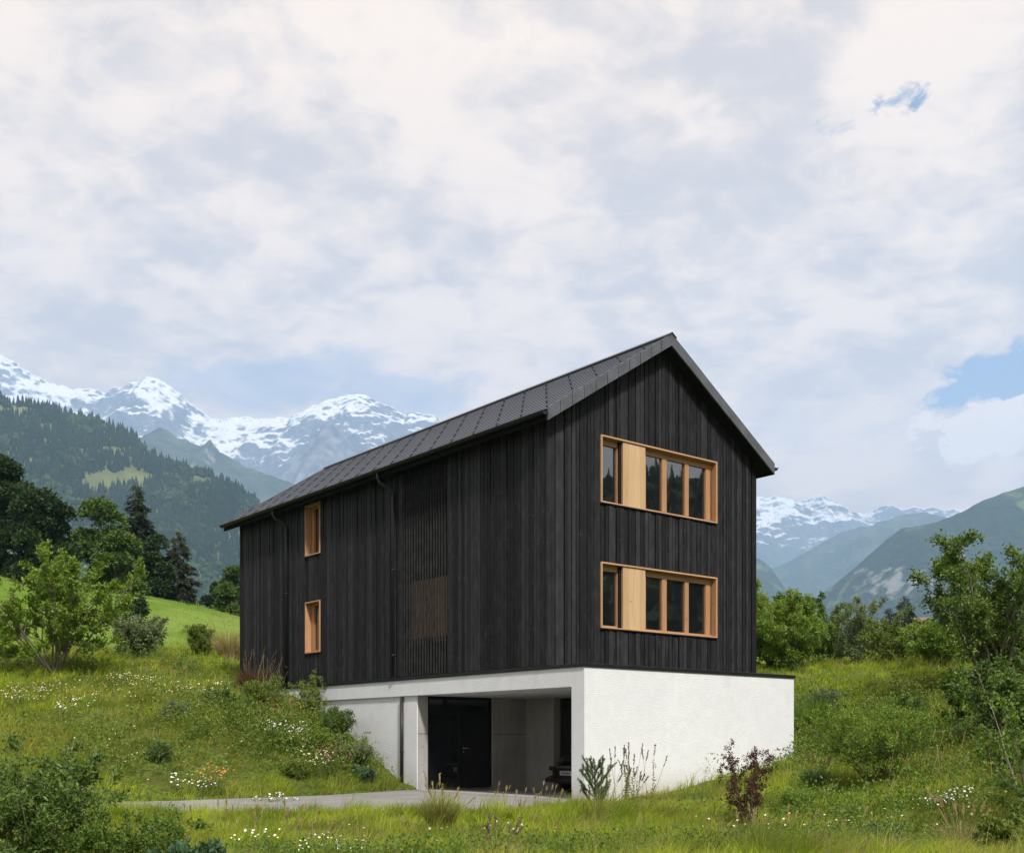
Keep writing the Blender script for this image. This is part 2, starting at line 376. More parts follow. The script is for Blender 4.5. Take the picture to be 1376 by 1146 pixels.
g_o = link('meadow_ground', np_mesh('meadow_ground', np.stack([GX, GY, GZ], -1), [np.stack([ii, ii+1, ii+nx+1, ii+nx], 1)], m_ground(), smooth=True))
tag(g_o, kind='structure')
# driveway: a concrete slab
mb = MB(); mb.prism([(x, y, FLOOR-.22) for x, y in DRIVE[::-1]], (0, 0, .22))
drv = mb.build('driveway', m_concrete('driveway_concrete', .26)); tag(drv, kind='structure')

# ------------------------------------------------------------------ the house
house = empty('timber_house', (AX, AY, 0), TH)
tag(house, 'black charred timber house with a gable roof, larch windows and a white concrete base', 'house')
WINS = [(1.707, 5.993, 4.174, 5.793), (1.707, 5.993, 7.249, 8.90)]      # gable
SWIN = [(10.81, 11.763, 4.174, 5.793), (10.81, 11.763, 7.249, 8.86)]    # long side
SCR = (3.97, 6.42, ZB, 8.93)                                            # slatted opening of the long side
def facade(name, length, top, holes, place, depth=.035, seed=0):
    """vertical boards of mixed width, cut round the openings, with a black backing"""
    r = random.Random(seed); mb = MB()
    cuts = sorted({0, length, *[h[0] for h in holes], *[h[1] for h in holes]})
    for a, b in zip(cuts, cuts[1:]):
        u = a; ws = []
        while u < b-1e-6:
            wd = r.choice([.112, .122, .13, .14, .15])*r.uniform(.92, 1.08)
            if b-(u+wd) < .09: wd = b-u
            ws.append(wd); u += wd
        u = a
        for wd in ws:
            u0, u1 = u+.011, u+wd-.011; u += wd
            d = r.choice([0, .006, .012, .02, .028]); mid = (u0+u1)/2
            spans = [(ZB, None)]
            for h in holes:
                if h[0]-1e-4 <= mid <= h[1]+1e-4:
                    spans = [q for s in spans for q in (((s[0], h[2]), (h[3], s[1])) if s[0] <= h[2] and (s[1] is None or h[3] <= s[1]) else (s,))]
            for z0, z1 in spans:
                t0, t1 = (top(u0), top(u1)) if z1 is None else (z1, z1)
                if min(t0, t1) <= z0+.02: continue
                q = [(u0, d-depth, z0), (u1, d-depth, z0), (u1, d, z0), (u0, d, z0), (u0, d-depth, t0), (u1, d-depth, t1), (u1, d, t1), (u0, d, t0)]
                mb.hexa([place(*p) for p in q])
    o = mb.build(name, M['char'], house)
    bk = MB()                                                          # backing, one rectangle per free cell
    us = sorted({0, length, *[h[0] for h in holes], *[h[1] for h in holes], length/2}); zs = sorted({ZB, 8.95, *[h[2] for h in holes], *[h[3] for h in holes]})
    for a, b in zip(us, us[1:]):
        for c, d in zip(zs, zs[1:]):
            if any(h[0]-1e-4 <= a and b <= h[1]+1e-4 and h[2]-1e-4 <= c and d <= h[3]+1e-4 for h in holes): continue
            bk.hexa([place(*p) for p in [(a, -.10, c), (b, -.10, c), (b, -.03, c), (a, -.03, c), (a, -.10, d), (b, -.10, d), (b, -.03, d), (a, -.03, d)]])
        if top(a) > 8.96 or top(b) > 8.96:
            q = [(a, 8.95), (b, 8.95), (b, max(top(b), 8.951)), (a, max(top(a), 8.951))]
            bk.hexa([place(u, d, z) for d in (-.10, -.03) for u, z in q])
    b_ = bk.build('wall_backing', M['under'], o)
    return o
facade('gable_wall', W_, under, WINS, lambda u, d, z: (u, -d, z), seed=1)
facade('side_wall', L_, lambda t: under(0), SWIN+[SCR], lambda u, d, z: (-d, u, z), seed=2)
facade('side_wall', L_, lambda t: under(0), [], lambda u, d, z: (W_+d, u, z), seed=3)
facade('gable_wall', W_, under, [], lambda u, d, z: (u, L_+d, z), seed=4)
mb = MB()                                                              # corner posts
for x, y in ((-.012, -.024), ):
    mb.box(-.024, .03, -.024, .03, ZB, under(0)-.02)
mb.build('corner_board', M['char'], house)

# --- roof
NROW = 18; SL = math.hypot(W_/2+EV, MS*(W_/2+EV)); ca, sa = (W_/2+EV)/SL, MS*(W_/2+EV)/SL
TW = .95; STEP = .27; Y0, Y1 = -OV, L_+OB
mb = MB()
def rp(side, s, h, y):      # point on a slope: s up the slope from the eave, h above its plane
    x = -EV+s*ca-h*sa; z = ZET-.035+s*sa+h*ca
    return ((x if side == 0 else W_-x), y, z)
rr = random.Random(5)
for side in (0, 1):
    for i in range(NROW):
        s0 = SL*i/NROW; s1 = SL*(i+1)/NROW+.03; y = Y0+.03; first = (i*STEP) % TW
        while y < Y1-.03:
            y2 = min(Y0+.03+first if y < Y0+.031 and first > .02 else y+TW, Y1-.03); j = 0
            h0, h1, th = .026+j, .004+j*.3, .017
            g = .0008
            q = [rp(side, s0, h0-th, y+g), rp(side, s0, h0-th, y2-g), rp(side, s1, h1-th*.2, y2-g), rp(side, s1, h1-th*.2, y+g), rp(side, s0, h0, y+g), rp(side, s0, h0, y2-g), rp(side, s1, h1, y2-g), rp(side, s1, h1, y+g)]
            if side: q = [q[1], q[0], q[3], q[2], q[5], q[4], q[7], q[6]]
            mb.hexa(q)
            y = y2
roof = mb.build('roof', M['slate'], house)
mb = MB()                                                              # hooks over the joints, staggered row by row
for side in (0, 1):
    for i in range(NROW-1):
        if i % 3 == 2: continue
        y = Y0+.03+(i*STEP) % TW
        if y < Y0+.1: y += TW
        while y < Y1-.1:
            o_ = 0; s0 = SL*i/NROW
            q = [rp(side, s0+a, h+dh, y+o_+b) for h in (-.006, .011) for a, b, dh in ((-.006, -.022, .026), (-.006, .022, .026), (SL/NROW-.012, STEP*.8+.022, .008), (SL/NROW-.012, STEP*.8-.022, .008))]
            mb.hexa(q); y += TW
tag(mb.build('snow_hooks', M['black'], roof), kind='stuff')
mb = MB()                                                              # deck under the slates, with its black soffit
for side in (0, 1):
    q = [(-EV, ZEB+.02), (W_/2, ZEB+.02+MS*(W_/2+EV)), (W_/2, ZET-.05+MS*(W_/2+EV)), (-EV, ZET-.05)]
    q = [((x if side == 0 else W_-x), Y0+.05, z) for x, z in q]
    mb.prism(q, (0, Y1-Y0-.1, 0))
mb.build('soffit', M['soffit'], roof)
def verge(yf, n, gap, side, dirn):
    mb = MB()
    for i in range(n):
        a, b = SL*i/n, SL*(i+1)/n
        x0, x1 = -EV+a*ca+gap, -EV+b*ca-gap
        if i == n-1: x1 += gap
        z = lambda x: ZEB+MS*(x+EV)
        jit = rr.uniform(0, .006)
        q = [(x0, z(x0)), (x1, z(x1)), (x1, z(x1)+.30), (x0, z(x0)+.30)]
        mb.prism([((x if side == 0 else W_-x), yf-dirn*jit, zz) for x, zz in q], (0, dirn*.05, 0))
    return mb.build('verge_trim', M['verge'], roof)
verge(Y0, 11, .008, 0, 1); verge(Y0, 11, .001, 1, 1); verge(Y1, 11, .004, 0, -1); verge(Y1, 11, .004, 1, -1)
mb = MB(); zr = ZT+.01
mb.prism([(W_/2-.16, Y0-.02, zr-.10), (W_/2, Y0-.02, zr), (W_/2+.16, Y0-.02, zr-.10), (W_/2+.16, Y0-.02, zr-.07), (W_/2, Y0-.02, zr+.035), (W_/2-.16, Y0-.02, zr-.07)], (0, Y1-Y0+.04, 0))
mb.build('ridge_cap', M['metal'], roof)
def gutter(side):
    mb = MB(); cx, cz, r0, r1 = -EV-.075, ZET-.09, .085, .075
    N = 9
    for rad, fl in ((r0, 0), (r1, 1)):
        ring = [(cx+rad*math.cos(math.pi+math.pi*j/N), cz+rad*math.sin(math.pi+math.pi*j/N)) for j in range(N+1)]
        vs_ = [((x if side == 0 else W_-x), y, z) for y in (Y0+.01, Y1-.01) for x, z in ring]
        mb.add(vs_, [(j, j+1, N+2+j, N+1+j) for j in range(N)])
    for y in (Y0+.01, Y1-.01):                                         # stop ends
        ring = [(cx+r0*math.cos(math.pi+math.pi*j/N), cz+r0*math.sin(math.pi+math.pi*j/N)) for j in range(N+1)]
        mb.prism([((x if side == 0 else W_-x), y, z) for x, z in ring], (0, .006, 0))
    xx = cx-r0
    mb.tube([((xx if side == 0 else W_-xx), Y0, cz), ((xx if side == 0 else W_-xx), Y1, cz)], .014, 8)
    xf = -EV-.002                                                      # eaves board behind the gutter
    o = mb.build('gutter', M['gutter'], roof)
    mb = MB(); mb.box(*sorted(((xf if side == 0 else W_-xf), (xf-.02 if side == 0 else W_-xf+.02))), Y0+.055, Y1-.055, ZEB+.0, ZET-.04)
    mb.build('eaves_board', M['under'], roof)
    return o
gutter(0); gutter(1)
mb = MB()                                                              # lightning conductor along the right verge
pts = [rp(1, s, .10, Y0+.12) for s in np.linspace(SL-.1, 0, 12)]
mb.tube(pts, .007, 6)
for s in np.linspace(SL-.3, .2, 6): mb.tube([rp(1, s, .0, Y0+.12), rp(1, s, .10, Y0+.12)], .006, 5)
mb.build('lightning_conductor', M['steel'], roof)

# --- windows of the gable
def bars(name, mat, boxes, parent, place, bevel=.003):
    mb = MB()
    for u0, u1, d0, d1, z0, z1 in boxes: mb.hexa([place(*p) for p in [(u0, d0, z0), (u1, d0, z0), (u1, d1, z0), (u0, d1, z0), (u0, d0, z1), (u1, d0, z1), (u1, d1, z1), (u0, d1, z1)]])
    return mb.build(name, mat, parent, bevel=bevel)
def each(name, mat, boxes, parent, place, bevel=.003):
    for q in boxes: bars(name, mat, [q], parent, place, bevel)
def ring(name, mat, u0, u1, z0, z1, d0, d1, T, TB, parent, place):
    o = [(u0, z0), (u1, z0), (u1, z1), (u0, z1)]; i = [(u0+T, z0+TB), (u1-T, z0+TB), (u1-T, z1-T), (u0+T, z1-T)]
    mb = MB(); mb.add([place(u, d, z) for d in (d0, d1) for q in (o, i) for u, z in q], [f for k in range(4) for j in ((k+1) % 4,) for f in ((8+k, 8+j, 12+j, 12+k), (j, k, 4+k, 4+j), (k, j, 8+j, 8+k), (4+j, 4+k, 12+k, 12+j))])
    return mb.build(name, mat, parent, bevel=.003)
def gx_u(px, yo):
    k = (px-688)/F; return (k*(AY+cT*yo)-AX+sT*yo)/(cT-sT*k)
gp = lambda u, d, z: (u, -d, z)          # d is measured outwards
sp = lambda u, d, z: (-d, u, z)
for (a, b, z0, z1) in WINS:
    T = .04; D = -.17                                                  # edge of the lining, depth of the glass
    wn = ring('window', M['wood_x'], a, b, z0, z1, -.2, .045, T, .03, house, gp)
    bars('lining', M['wood_z'], [(b-T-.008, b-T+.002, -.19, .040, z0+.03, z1-T)], wn, gp)
    bars('sill', M['metal'], [(a-.01, b+.01, -.02, .06, z0-.028, z0-.002)], wn, gp)
    p0, p1 = gx_u(836.9, 0), gx_u(866.8, 0)
    g1 = gx_u(827, .17); s1 = gx_u(832.8, .17)
    gg = [gx_u(q, .15) for q in (866.8, 888.5, 894.6, 919.2, 924.2, 947.1, 953.3)]
    zi0, zi1 = z0+.03, z1-T
    bars('shutter_panel', M['wood_pale'], [(p0+i*(p1-p0)/4+.001, p0+(i+1)*(p1-p0)/4-.001, -.05, .012, zi0, zi1-.005) for i in range(4)], wn, gp, .002)
    bars('panel_rail', M['black'], [(p0-.07, p0-.006, -.16, -.06, zi0, zi1)], wn, gp, 0)
    fr = []
    H = .15                                                            # rail at the head
    for u0, u1 in ((a+T, p0-.02), (p1-.02, b-T)):
        fr += [(u0, u1, D-.03, D+.05, zi1-H, zi1), (u0, u1, D-.03, D+.05, zi0, zi0+.055)]
    fv = [(g1, s1, D-.03, D+.055, zi0+.055, zi1-H), (a+T, a+T+.03, D-.03, D+.04, zi0+.055, zi1-H), (gg[1], gg[2], D-.03, D+.055, zi0+.055, zi1-H), (gg[3], gg[4], D-.03, D+.055, zi0+.055, zi1-H), (gg[5], gg[6], D-.03, D+.055, zi0+.055, zi1-H), (p1-.02, gg[0]-.0, D-.03, D+.05, zi0+.055, zi1-H)]
    each('rail', M['wood_x'], fr, wn, gp); each('mullion', M['wood_z'], fv, wn, gp)
    bars('gap', M['black'], [(gg[6]+.002, b-T-.001, D-.03, D+.03, zi0+.055, zi1-H)], wn, gp, 0)
    for u0, u1 in ((a+T+.03, g1), (gg[0], gg[1]), (gg[2], gg[3]), (gg[4], gg[5])):
        bars('pane', M['glass'], [(u0, u1, D-.02, D, zi0+.055, zi1-H)], wn, gp, 0)
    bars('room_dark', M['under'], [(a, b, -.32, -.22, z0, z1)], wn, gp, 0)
for (a, b, z0, z1) in SWIN:
    T = .04; D = -.22
    wn = ring('window', M['wood_z'], a, b, z0, z1, -.26, .04, T, .035, house, sp)
    bars('sill', M['metal'], [(a-.01, b+.01, -.02, .055, z0-.026, z0-.002)], wn, sp)
    zi0, zi1 = z0+.035, z1-T
    each('frame_bar', M['wood_z'], [(a+T, b-T, D-.03, D+.05, zi1-.07, zi1), (a+T, b-T, D-.03, D+.05, zi0, zi0+.07), (b-T-.20, b-T-.03, D-.03, D+.06, zi0+.07, zi1-.07), (a+T, a+T+.10, D-.03, D+.06, zi0+.07, zi1-.07)], wn, sp)
    bars('gap', M['black'], [(b-T-.03, b-T-.001, D-.03, D+.02, zi0+.07, zi1-.07)], wn, sp, 0)
    bars('pane', M['glass'], [(a+T+.10, b-T-.20, D-.02, D, zi0+.07, zi1-.07)], wn, sp, 0)
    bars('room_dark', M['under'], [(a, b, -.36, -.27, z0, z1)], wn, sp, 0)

# --- slatted screen before a loggia
a, b, z0, z1 = SCR
mb = MB(); n = 17
for i in range(n):
    u = a+.07+(b-.30-a-.07)*i/(n-1)
    mb.box(-.0, .05, u-.016, u+.016, z0+.01, z1-.06)
mb.box(.0, .08, a+.001, a+.045, z0+.01, z1-.06); mb.box(.02, .09, b-.20, b-.001, z0+.01, z1-.06)
for z in (4.1, 6.1, 7.9): mb.box(.08, .11, a, b, z, z+.06)
scr = mb.build('slat_screen', m_plain('slat_timber', (.021, .021, .022), .7, .2, 0, .4, 4), house)
mb = MB()
mb.box(1.2, 1.25, a-.1, b+.1, z0, z1); mb.box(.1, 1.2, a-.14, a-.1, z0, z1); mb.box(.1, 1.2, b+.1, b+.14, z0, z1)
mb.box(.1, 1.2, a-.1, b+.1, z1, z1+.05); mb.box(.1, 1.2, a-.1, b+.1, z0-.04, z0); mb.box(.13, 1.2, a-.1, b+.1, 6.2, 6.45)
log = mb.build('loggia', M['soffit'], house)
bars('wood_wall', M['wood_z'], [(a-.05+i*.31, a-.05+i*.31+.30, -1.19, -.32, 4.25, 5.85) for i in range(8)], log, lambda u, d, z: (-d, u, z), 0)

# --- downpipes
def downpipe(t, zlow, shoe=False):
    mb = MB()
    mb.tube([(-EV-.075, t, ZET-.15), (-EV-.075, t, ZET-.32), (-EV-.04, t-.03, ZET-.42), (-.16, t-.24, ZET-.60), (-.075, t-.30, ZET-.70), (-.075, t-.30, ZET-.9), (-.075, t-.30, zlow)], .045, 10)
    for z in (ZET-1.3, 6.2, 3.8):
        mb.tube([(-.075, t-.30, z-.025), (-.075, t-.30, z+.025)], .053, 10); mb.box(-.05, .0, t-.315, t-.285, z-.012, z+.012)
    return mb.build('downpipe', M['gutter'], house, smooth=True)
downpipe(13.25, ZB+.02); downpipe(6.85, ZB+.02)
mb = MB(); mb.tube([(.0, 6.22, ZS-.005), (.0, 6.22, .1)], .05, 10); mb.tube([(.0, 6.22, 1.1), (.0, 6.22, 1.15)], .06, 10)
mb.build('downpipe', M['gutter'], house, smooth=True)

# --- white base with the carport
mb = MB()
mb.box(0, W_, -PL, -.85, -1.2, ZC)                                     # wall below the gable, with the corner pier
mb.box(0, W_, -.85, L_, ZS, ZC)                                        # slab
mb.box(.055, .085, 5.55, L_, -1.2, ZS)                                 # wall left of the carport, set back under the slab
mb.box(W_-.3, W_, -.85, L_, -1.2, ZS); mb.box(.1, W_-.3, L_-.3, L_, -1.2, ZS)
base = mb.build('base', M['white'], house)
mb = MB()
mb.box(.087, .42, 5.55, 5.85, -1.2, ZS-.002)
mb.box(2.69, 3.95, 5.55, 5.85, -1.2, ZS-.002); mb.box(3.95, 4.2, 4.3, 5.85, -1.2, ZS-.002); mb.box(4.2, W_-.3, 5.55, 5.85, -1.2, ZS-.002)
mb.box(4.2, W_-.3, -.848, -.75, -1.2, ZS-.002); mb.box(W_-.32, W_-.302, -.75, 5.55, -1.2, ZS-.002)
mb.box(.42, 2.69, 5.95, 6.0, -1.2, ZS-.002)
cw = mb.build('concrete_wall', M['conc'], base, bevel=.006)
mb = MB()
for x0, x1, y in ((.09, .418, 5.548), (2.70, 3.948, 5.548)):
    mb = MB(); mb.box(x0, x1, y-.001, y+.02, 1.60, 1.612); mb.build('formwork_joint', M['soffit'], cw)
for x in (.25, 2.95, 3.6):
    for z in (.75, 1.25, 2.0): mb = MB(); mb.tube([(x, 5.551, z), (x, 5.546, z)], .014, 8); mb.build('tie_hole', M['soffit'], cw)
mb = MB(); mb.hexa([(.0, -.85, -.3), (7.3, -.85, -.6), (7.3, 5.6, -.6), (.0, 5.6, -.3), (.0, -.85, FLOOR), (7.3, -.85, -.14), (7.3, 5.6, -.14), (.0, 5.6, FLOOR)])
mb.build('carport_floor', M['conc'], base)
mb = MB()                                                              # sheet metal coping
mb.box(-.035, W_+.035, -PL-.035, -.03, ZC+.002, ZB-.015); mb.box(-.035, .12, -.03, L_+.03, ZC+.002, ZB-.012); mb.box(W_-.12, W_+.035, -.03, L_+.03, ZC+.002, ZB-.012)
mb.box(.12, W_-.12, -.03, .12, ZC+.002, ZB-.012); mb.box(.12, W_-.12, L_-.12, L_+.03, ZC+.002, ZB-.012)
mb.build('coping', M['metal'], base, bevel=.008)
# --- entrance
yd = 5.60
mb = MB(); fr = .06; zt = ZS-.004
mb.box(.422, .482, yd, yd+.1, -.1, zt); mb.box(2.63, 2.688, yd, yd+.1, -.1, zt); mb.box(.482, 2.63, yd, yd+.1, zt-.09, zt); mb.box(.482, 2.63, yd+.002, yd+.098, 2.16, 2.26); mb.box(1.52, 1.60, yd, yd+.1, -.1, 2.16); mb.box(1.02, 1.09, yd+.004, yd+.1, 2.26, zt-.09)
door = mb.build('entrance', M['black'], house)
mb = MB(); mb.box(1.60, 2.63, yd+.03, yd+.08, -.08, 2.16); leaf = mb.build('door', M['soffit'], door, bevel=.004)
mb = MB(); mb.tube([(1.70, yd+.03, 1.2), (1.70, yd-.03, 1.2), (1.83, yd-.03, 1.2)], .010, 8); mb.tube([(1.70, yd+.03, 1.1), (1.70, yd+.018, 1.1)], .018, 8); mb.tube([(1.70, yd+.03, 1.2), (1.70, yd+.02, 1.2)], .022, 8)
mb.build('handle', M['steel'], leaf, smooth=True)
for q in ((.482, 1.52, -.08, 2.16), (.482, 1.02, 2.26, zt-.09), (1.09, 2.63, 2.26, zt-.09)):
    mb = MB(); mb.box(q[0], q[1], yd+.04, yd+.06, q[2], q[3]); mb.build('pane', M['glass'], door)
mb = MB(); mb.box(.0, .22, 5.0, 5.3, 0, 0)                             # (threshold below)
mb = MB(); mb.box(.5, 2.6, yd-.12, yd-.002, -.06, .075); mb.build('threshold', M['steel'], door)
# ------------------------------------------------------------------ the car in the carport
def car():
    lx, ly = 3.42, 3.13                        # middle of its tail, in the house's measures
    X, Y = to_world(lx, ly)
    c = empty('parked_car', (X, Y, .07-.21*(lx+.5)/7.3), TH)
    tag(c, 'dark low car parked nose-in at the back of the shaded carport, tail showing', 'car')
    paint = m_plain('dark_car_paint', (.035, .028, .022), .18, .6, .2, .1, 2); chrome = m_plain('car_chrome', (.5, .52, .55), .12, .5, 1, .05, 3)
    rubber = m_plain('tyre_rubber', (.012, .012, .012), .8, .2); red = m_plain('tail_lamp_red', (.10, .012, .01), .15, .6, 0, .1, 30); plate = m_plain('plate_white', (.62, .66, .70), .4, .4, 0, .05, 8)
    # x runs from the tail to the nose; half widths and heights of the body at stations
    st = [(0, .60, .30, .62), (.05, .78, .24, .80), (.35, .83, .20, .86), (.9, .85, .18, .86), (2.6, .85, .18, .84), (3.5, .84, .2, .76), (4.0, .76, .24, .64), (4.15, .58, .32, .5)]
    V = []; k = 12
    for x, hw, z0, z1 in st:
        for j in range(k):
            t = 2*math.pi*(j+.5)/k; p = .38
            V.append((x, hw*math.copysign(abs(math.cos(t))**p, math.cos(t)), (z0+z1)/2+(z1-z0)/2*math.copysign(abs(math.sin(t))**p, math.sin(t))))
    mb = MB(); mb.add(V, [(i*k+j, i*k+(j+1) % k, (i+1)*k+(j+1) % k, (i+1)*k+j) for i in range(len(st)-1) for j in range(k)]+[tuple(range(k))[::-1], tuple((len(st)-1)*k+j for j in range(k))])
    cab = [(.18, .70, .82, .84), (.62, .66, .82, 1.10), (.95, .64, .82, 1.20), (1.7, .64, .82, 1.22), (2.3, .66, .82, 1.12), (3.0, .70, .80, .80)]
    V = [];
    for x, hw, z0, z1 in cab: V += [(x, -hw-.08, z0), (x, hw+.08, z0), (x, hw, z1-.04), (x, hw-.08, z1), (x, -hw+.08, z1), (x, -hw, z1-.04)]
    mb.add(V, [(i*6+j, i*6+(j+1) % 6, (i+1)*6+(j+1) % 6, (i+1)*6+j) for i in range(len(cab)-1) for j in range(6)])
    body = mb.build('body', paint, c, smooth=True); b = body.modifiers.new('round', 'SUBSURF'); b.levels = b.render_levels = 1
    mb = MB(); mb.hexa([(.17, -.62, .885), (.17, .62, .885), (.58, .56, 1.115), (.58, -.56, 1.115), (.16, -.62, .90), (.16, .62, .90), (.56, .56, 1.13), (.56, -.56, 1.13)]); mb.build('rear_window', M['glass'], c)
    mb = MB(); mb.tube([(.18, -.86, .40), (-.02, -.80, .36), (-.06, -.5, .36), (-.06, .5, .36), (-.02, .80, .36), (.18, .86, .40)], .075, 10); mb.build('bumper', paint, c, smooth=True)
    mb = MB(); mb.box(-.04, .04, -.62, .62, .70, .745); mb.build('chrome_strip', chrome, c, bevel=.008)
    mb = MB(); mb.box(-.05, .02, -.26, .26, .50, .615); pl = mb.build('number_plate', plate, c, bevel=.006)
    mb = MB(); y = .21
    for wd in (.012, .04, .012, .035, .012, .04, .03, .012, .035): mb.box(-.0535, -.05, y-wd, y, .525, .59); y -= wd+.02
    mb.build('characters', M['black'], pl)
    for s in (-1, 1):
        mb = MB(); mb.box(-.01, .10, *sorted((s*.55, s*.77)), .62, .74); mb.build('tail_light', red, c, bevel=.012)
        mb = MB(); mb.box(2.35, 2.5, *sorted((s*.86, s*1.02)), .84, .95); mb.build('mirror', paint, c, bevel=.03)
        for x in (.75, 3.3):
            mb = MB(); mb.tube([(x, s*.66, .29), (x, s*.85, .29)], .29, 20); wh = mb.build('wheel', rubber, c, bevel=.03)
            mb = MB(); mb.tube([(x, s*.851, .29), (x, s*.862, .29)], .17, 16); mb.build('rim', chrome, wh)
car()

# ------------------------------------------------------------------ plants: generators
import zlib
RESEED = {}
def own_seed(label):      # every plant grows from its own seed, so that changing one leaves the others as they are
    global rng; rng = np.random.default_rng(zlib.crc32(label.encode())+RESEED.get(label, 0))
def unit(v): return v/np.maximum(np.linalg.norm(v, axis=-1, keepdims=True), 1e-9)
def rnd_dir(n): return unit(rng.normal(size=(n, 3)))
def leaf_geo(Pt, D, Ln, Wd, fold=.18, flat=.0):
    """pointed leaves folded along the midrib: two triangles each"""
    n = len(Pt); D = unit(D); up = unit(rnd_dir(n)+np.array([0, 0, flat]))
    S = unit(np.cross(D, up)); Nn = np.cross(S, D)
    Ln = np.broadcast_to(Ln, n)[:, None]; Wd = np.broadcast_to(Wd, n)[:, None]
    v = np.stack([Pt, Pt+D*Ln*.45+S*Wd*.5+Nn*Wd*fold, Pt+D*Ln-Nn*Ln*.08, Pt+D*Ln*.45-S*Wd*.5+Nn*Wd*fold], 1).reshape(-1, 3)
    i = np.arange(n)[:, None]*4
    return v, np.concatenate([i+np.array([0, 1, 2]), i+np.array([0, 2, 3])], 0)
def leaf_obj(name, Pt, D, Ln, Wd, mat, parent, flat=.6, fold=.18):
    v, f = leaf_geo(Pt, D, Ln, Wd, fold, flat); return link(name, np_mesh(name, v, [f], mat), parent)
def tubes_geo(lines, k=5):
    """lines: list of (points (n, 3), radii (n,))"""
    V = []; Fc = []; b = 0
    ang = 2*np.pi*np.arange(k)/k
    for p, r in lines:
        p = np.asarray(p, float); r = np.asarray(r, float); n = len(p)
        d = unit(np.gradient(p, axis=0)); ref = np.where(np.abs(d[:, 2:3]) < .95, np.array([[0, 0, 1.]]), np.array([[1., 0, 0]]))
        a = unit(np.cross(d, ref)); c = np.cross(d, a)
        V.append((p[:, None]+r[:, None, None]*(np.cos(ang)[None, :, None]*a[:, None]+np.sin(ang)[None, :, None]*c[:, None])).reshape(-1, 3))
        i = (np.arange(n-1)[:, None]*k+np.arange(k)[None]); j = (np.arange(n-1)[:, None]*k+(np.arange(k)+1)[None] % k)
        Fc.append((np.stack([i, j, j+k, i+k], -1).reshape(-1, 4))+b); b += n*k
    return np.concatenate(V), np.concatenate(Fc)
def tubes_obj(name, lines, mat, parent, k=5):
    v, f = tubes_geo(lines, k); return link(name, np_mesh(name, v, [f], mat, smooth=True), parent)
def limb(p, d, length, r0, r1, n=6, wob=.12, lift=.15):
    """a bending branch; returns its points and radii"""
    p = np.array(p, float); d = np.array(d, float); d = d/np.linalg.norm(d); pts = [p.copy()]
    for i in range(n):
        d = d+rng.normal(size=3)*wob+np.array([0, 0, lift])/n; d = d/np.linalg.norm(d)
        p = p+d*length/n; pts.append(p.copy())
    return np.array(pts), np.linspace(r0, r1, n+1)
def side_dir(d, ang):
    d = d/np.linalg.norm(d); q = np.cross(d, rng.normal(size=3)); q = q/np.linalg.norm(q)
    return d*math.cos(ang)+q*math.sin(ang)
def along(pts, t):
    f = t*(len(pts)-1); i = min(int(f), len(pts)-2); return pts[i]+(pts[i+1]-pts[i])*(f-i), pts[i+1]-pts[i]
def bush(name, label, cat, base, h, spread, stems, mat, bark, leaf, nleaf, lean=.5, branch=(7, 6), trunk=.03, start=.25, group=None, flat=.5, lift=.25, bare=False, tw=.35, clump=.05, leaf_ar=.55):
    """many-stemmed shrub or small tree: stems, branches, twigs, and leaves along the twigs"""
    own_seed(label); o = empty(name, base); tag(o, label, cat, group)
    lines = []; A = []; Dn = []
    for s in range(stems):
        a = 2*math.pi*(s+rng.uniform(-.3, .3))/stems; l = lean*rng.uniform(.3, 1.15)
        d = np.array([math.cos(a)*l, math.sin(a)*l, 1.0])
        ln = h*rng.uniform(.72, 1.02)*math.sqrt(1+l*l*.5)
        p, r = limb((math.cos(a)*trunk*2, math.sin(a)*trunk*2, -.08), d, ln, trunk*rng.uniform(.7, 1.1), trunk*.18, 8, .09, lift); lines.append((p, r))
        for b in range(branch[0]):
            t = start+(1-start)*((b+rng.uniform(0, 1))/branch[0]); q, dd = along(p, min(t, .98))
            bl = spread*rng.uniform(.5, 1.0)*(1.15-.6*t)
            p2, r2 = limb(q, side_dir(dd, rng.uniform(.6, 1.25)), bl, trunk*.42*(1.1-.7*t), trunk*.08, 5, .14, .25); lines.append((p2, r2))
            for w_ in range(branch[1]):
                t2 = .25+.75*rng.uniform(); q2, d2 = along(p2, min(t2, .98))
                p3, r3 = limb(q2, side_dir(d2, rng.uniform(.4, 1.1)), bl*tw*rng.uniform(.5, 1.1), trunk*.10, trunk*.04, 3, .2, .1); lines.append((p3, r3))
                A.append(p3); Dn.append(p3[-1]-p3[0])
            A.append(np.array([along(p2, q_)[0] for q_ in (.5, .7, .85, .98)])); Dn.append(p2[-1]-p2[-2])
        A.append(np.array([along(p, q_)[0] for q_ in (.75, .85, .92, .98)])); Dn.append(p[-1]-p[-2])
    tubes_obj('stems', lines, bark, o, 5)
    if nleaf:
        nleaf = int(nleaf*1.7); leaf *= 1.22
        A = np.array(A); Dn = np.array(Dn); i = rng.integers(0, len(A), nleaf); t = rng.uniform(0, 3, nleaf); k = np.minimum(t.astype(int), 2); f = (t-k)[:, None]
        Pt = A[i, k]*(1-f)+A[i, k+1]*f+rng.normal(size=(nleaf, 3))*clump
        D = unit(Dn[i])*.8+rnd_dir(nleaf)*.9+np.array([0, 0, .15]); L = leaf*rng.uniform(.55, 1.2, nleaf)
        leaf_obj('leaves', Pt, D, L, L*leaf_ar, mat, o, flat)
    return o
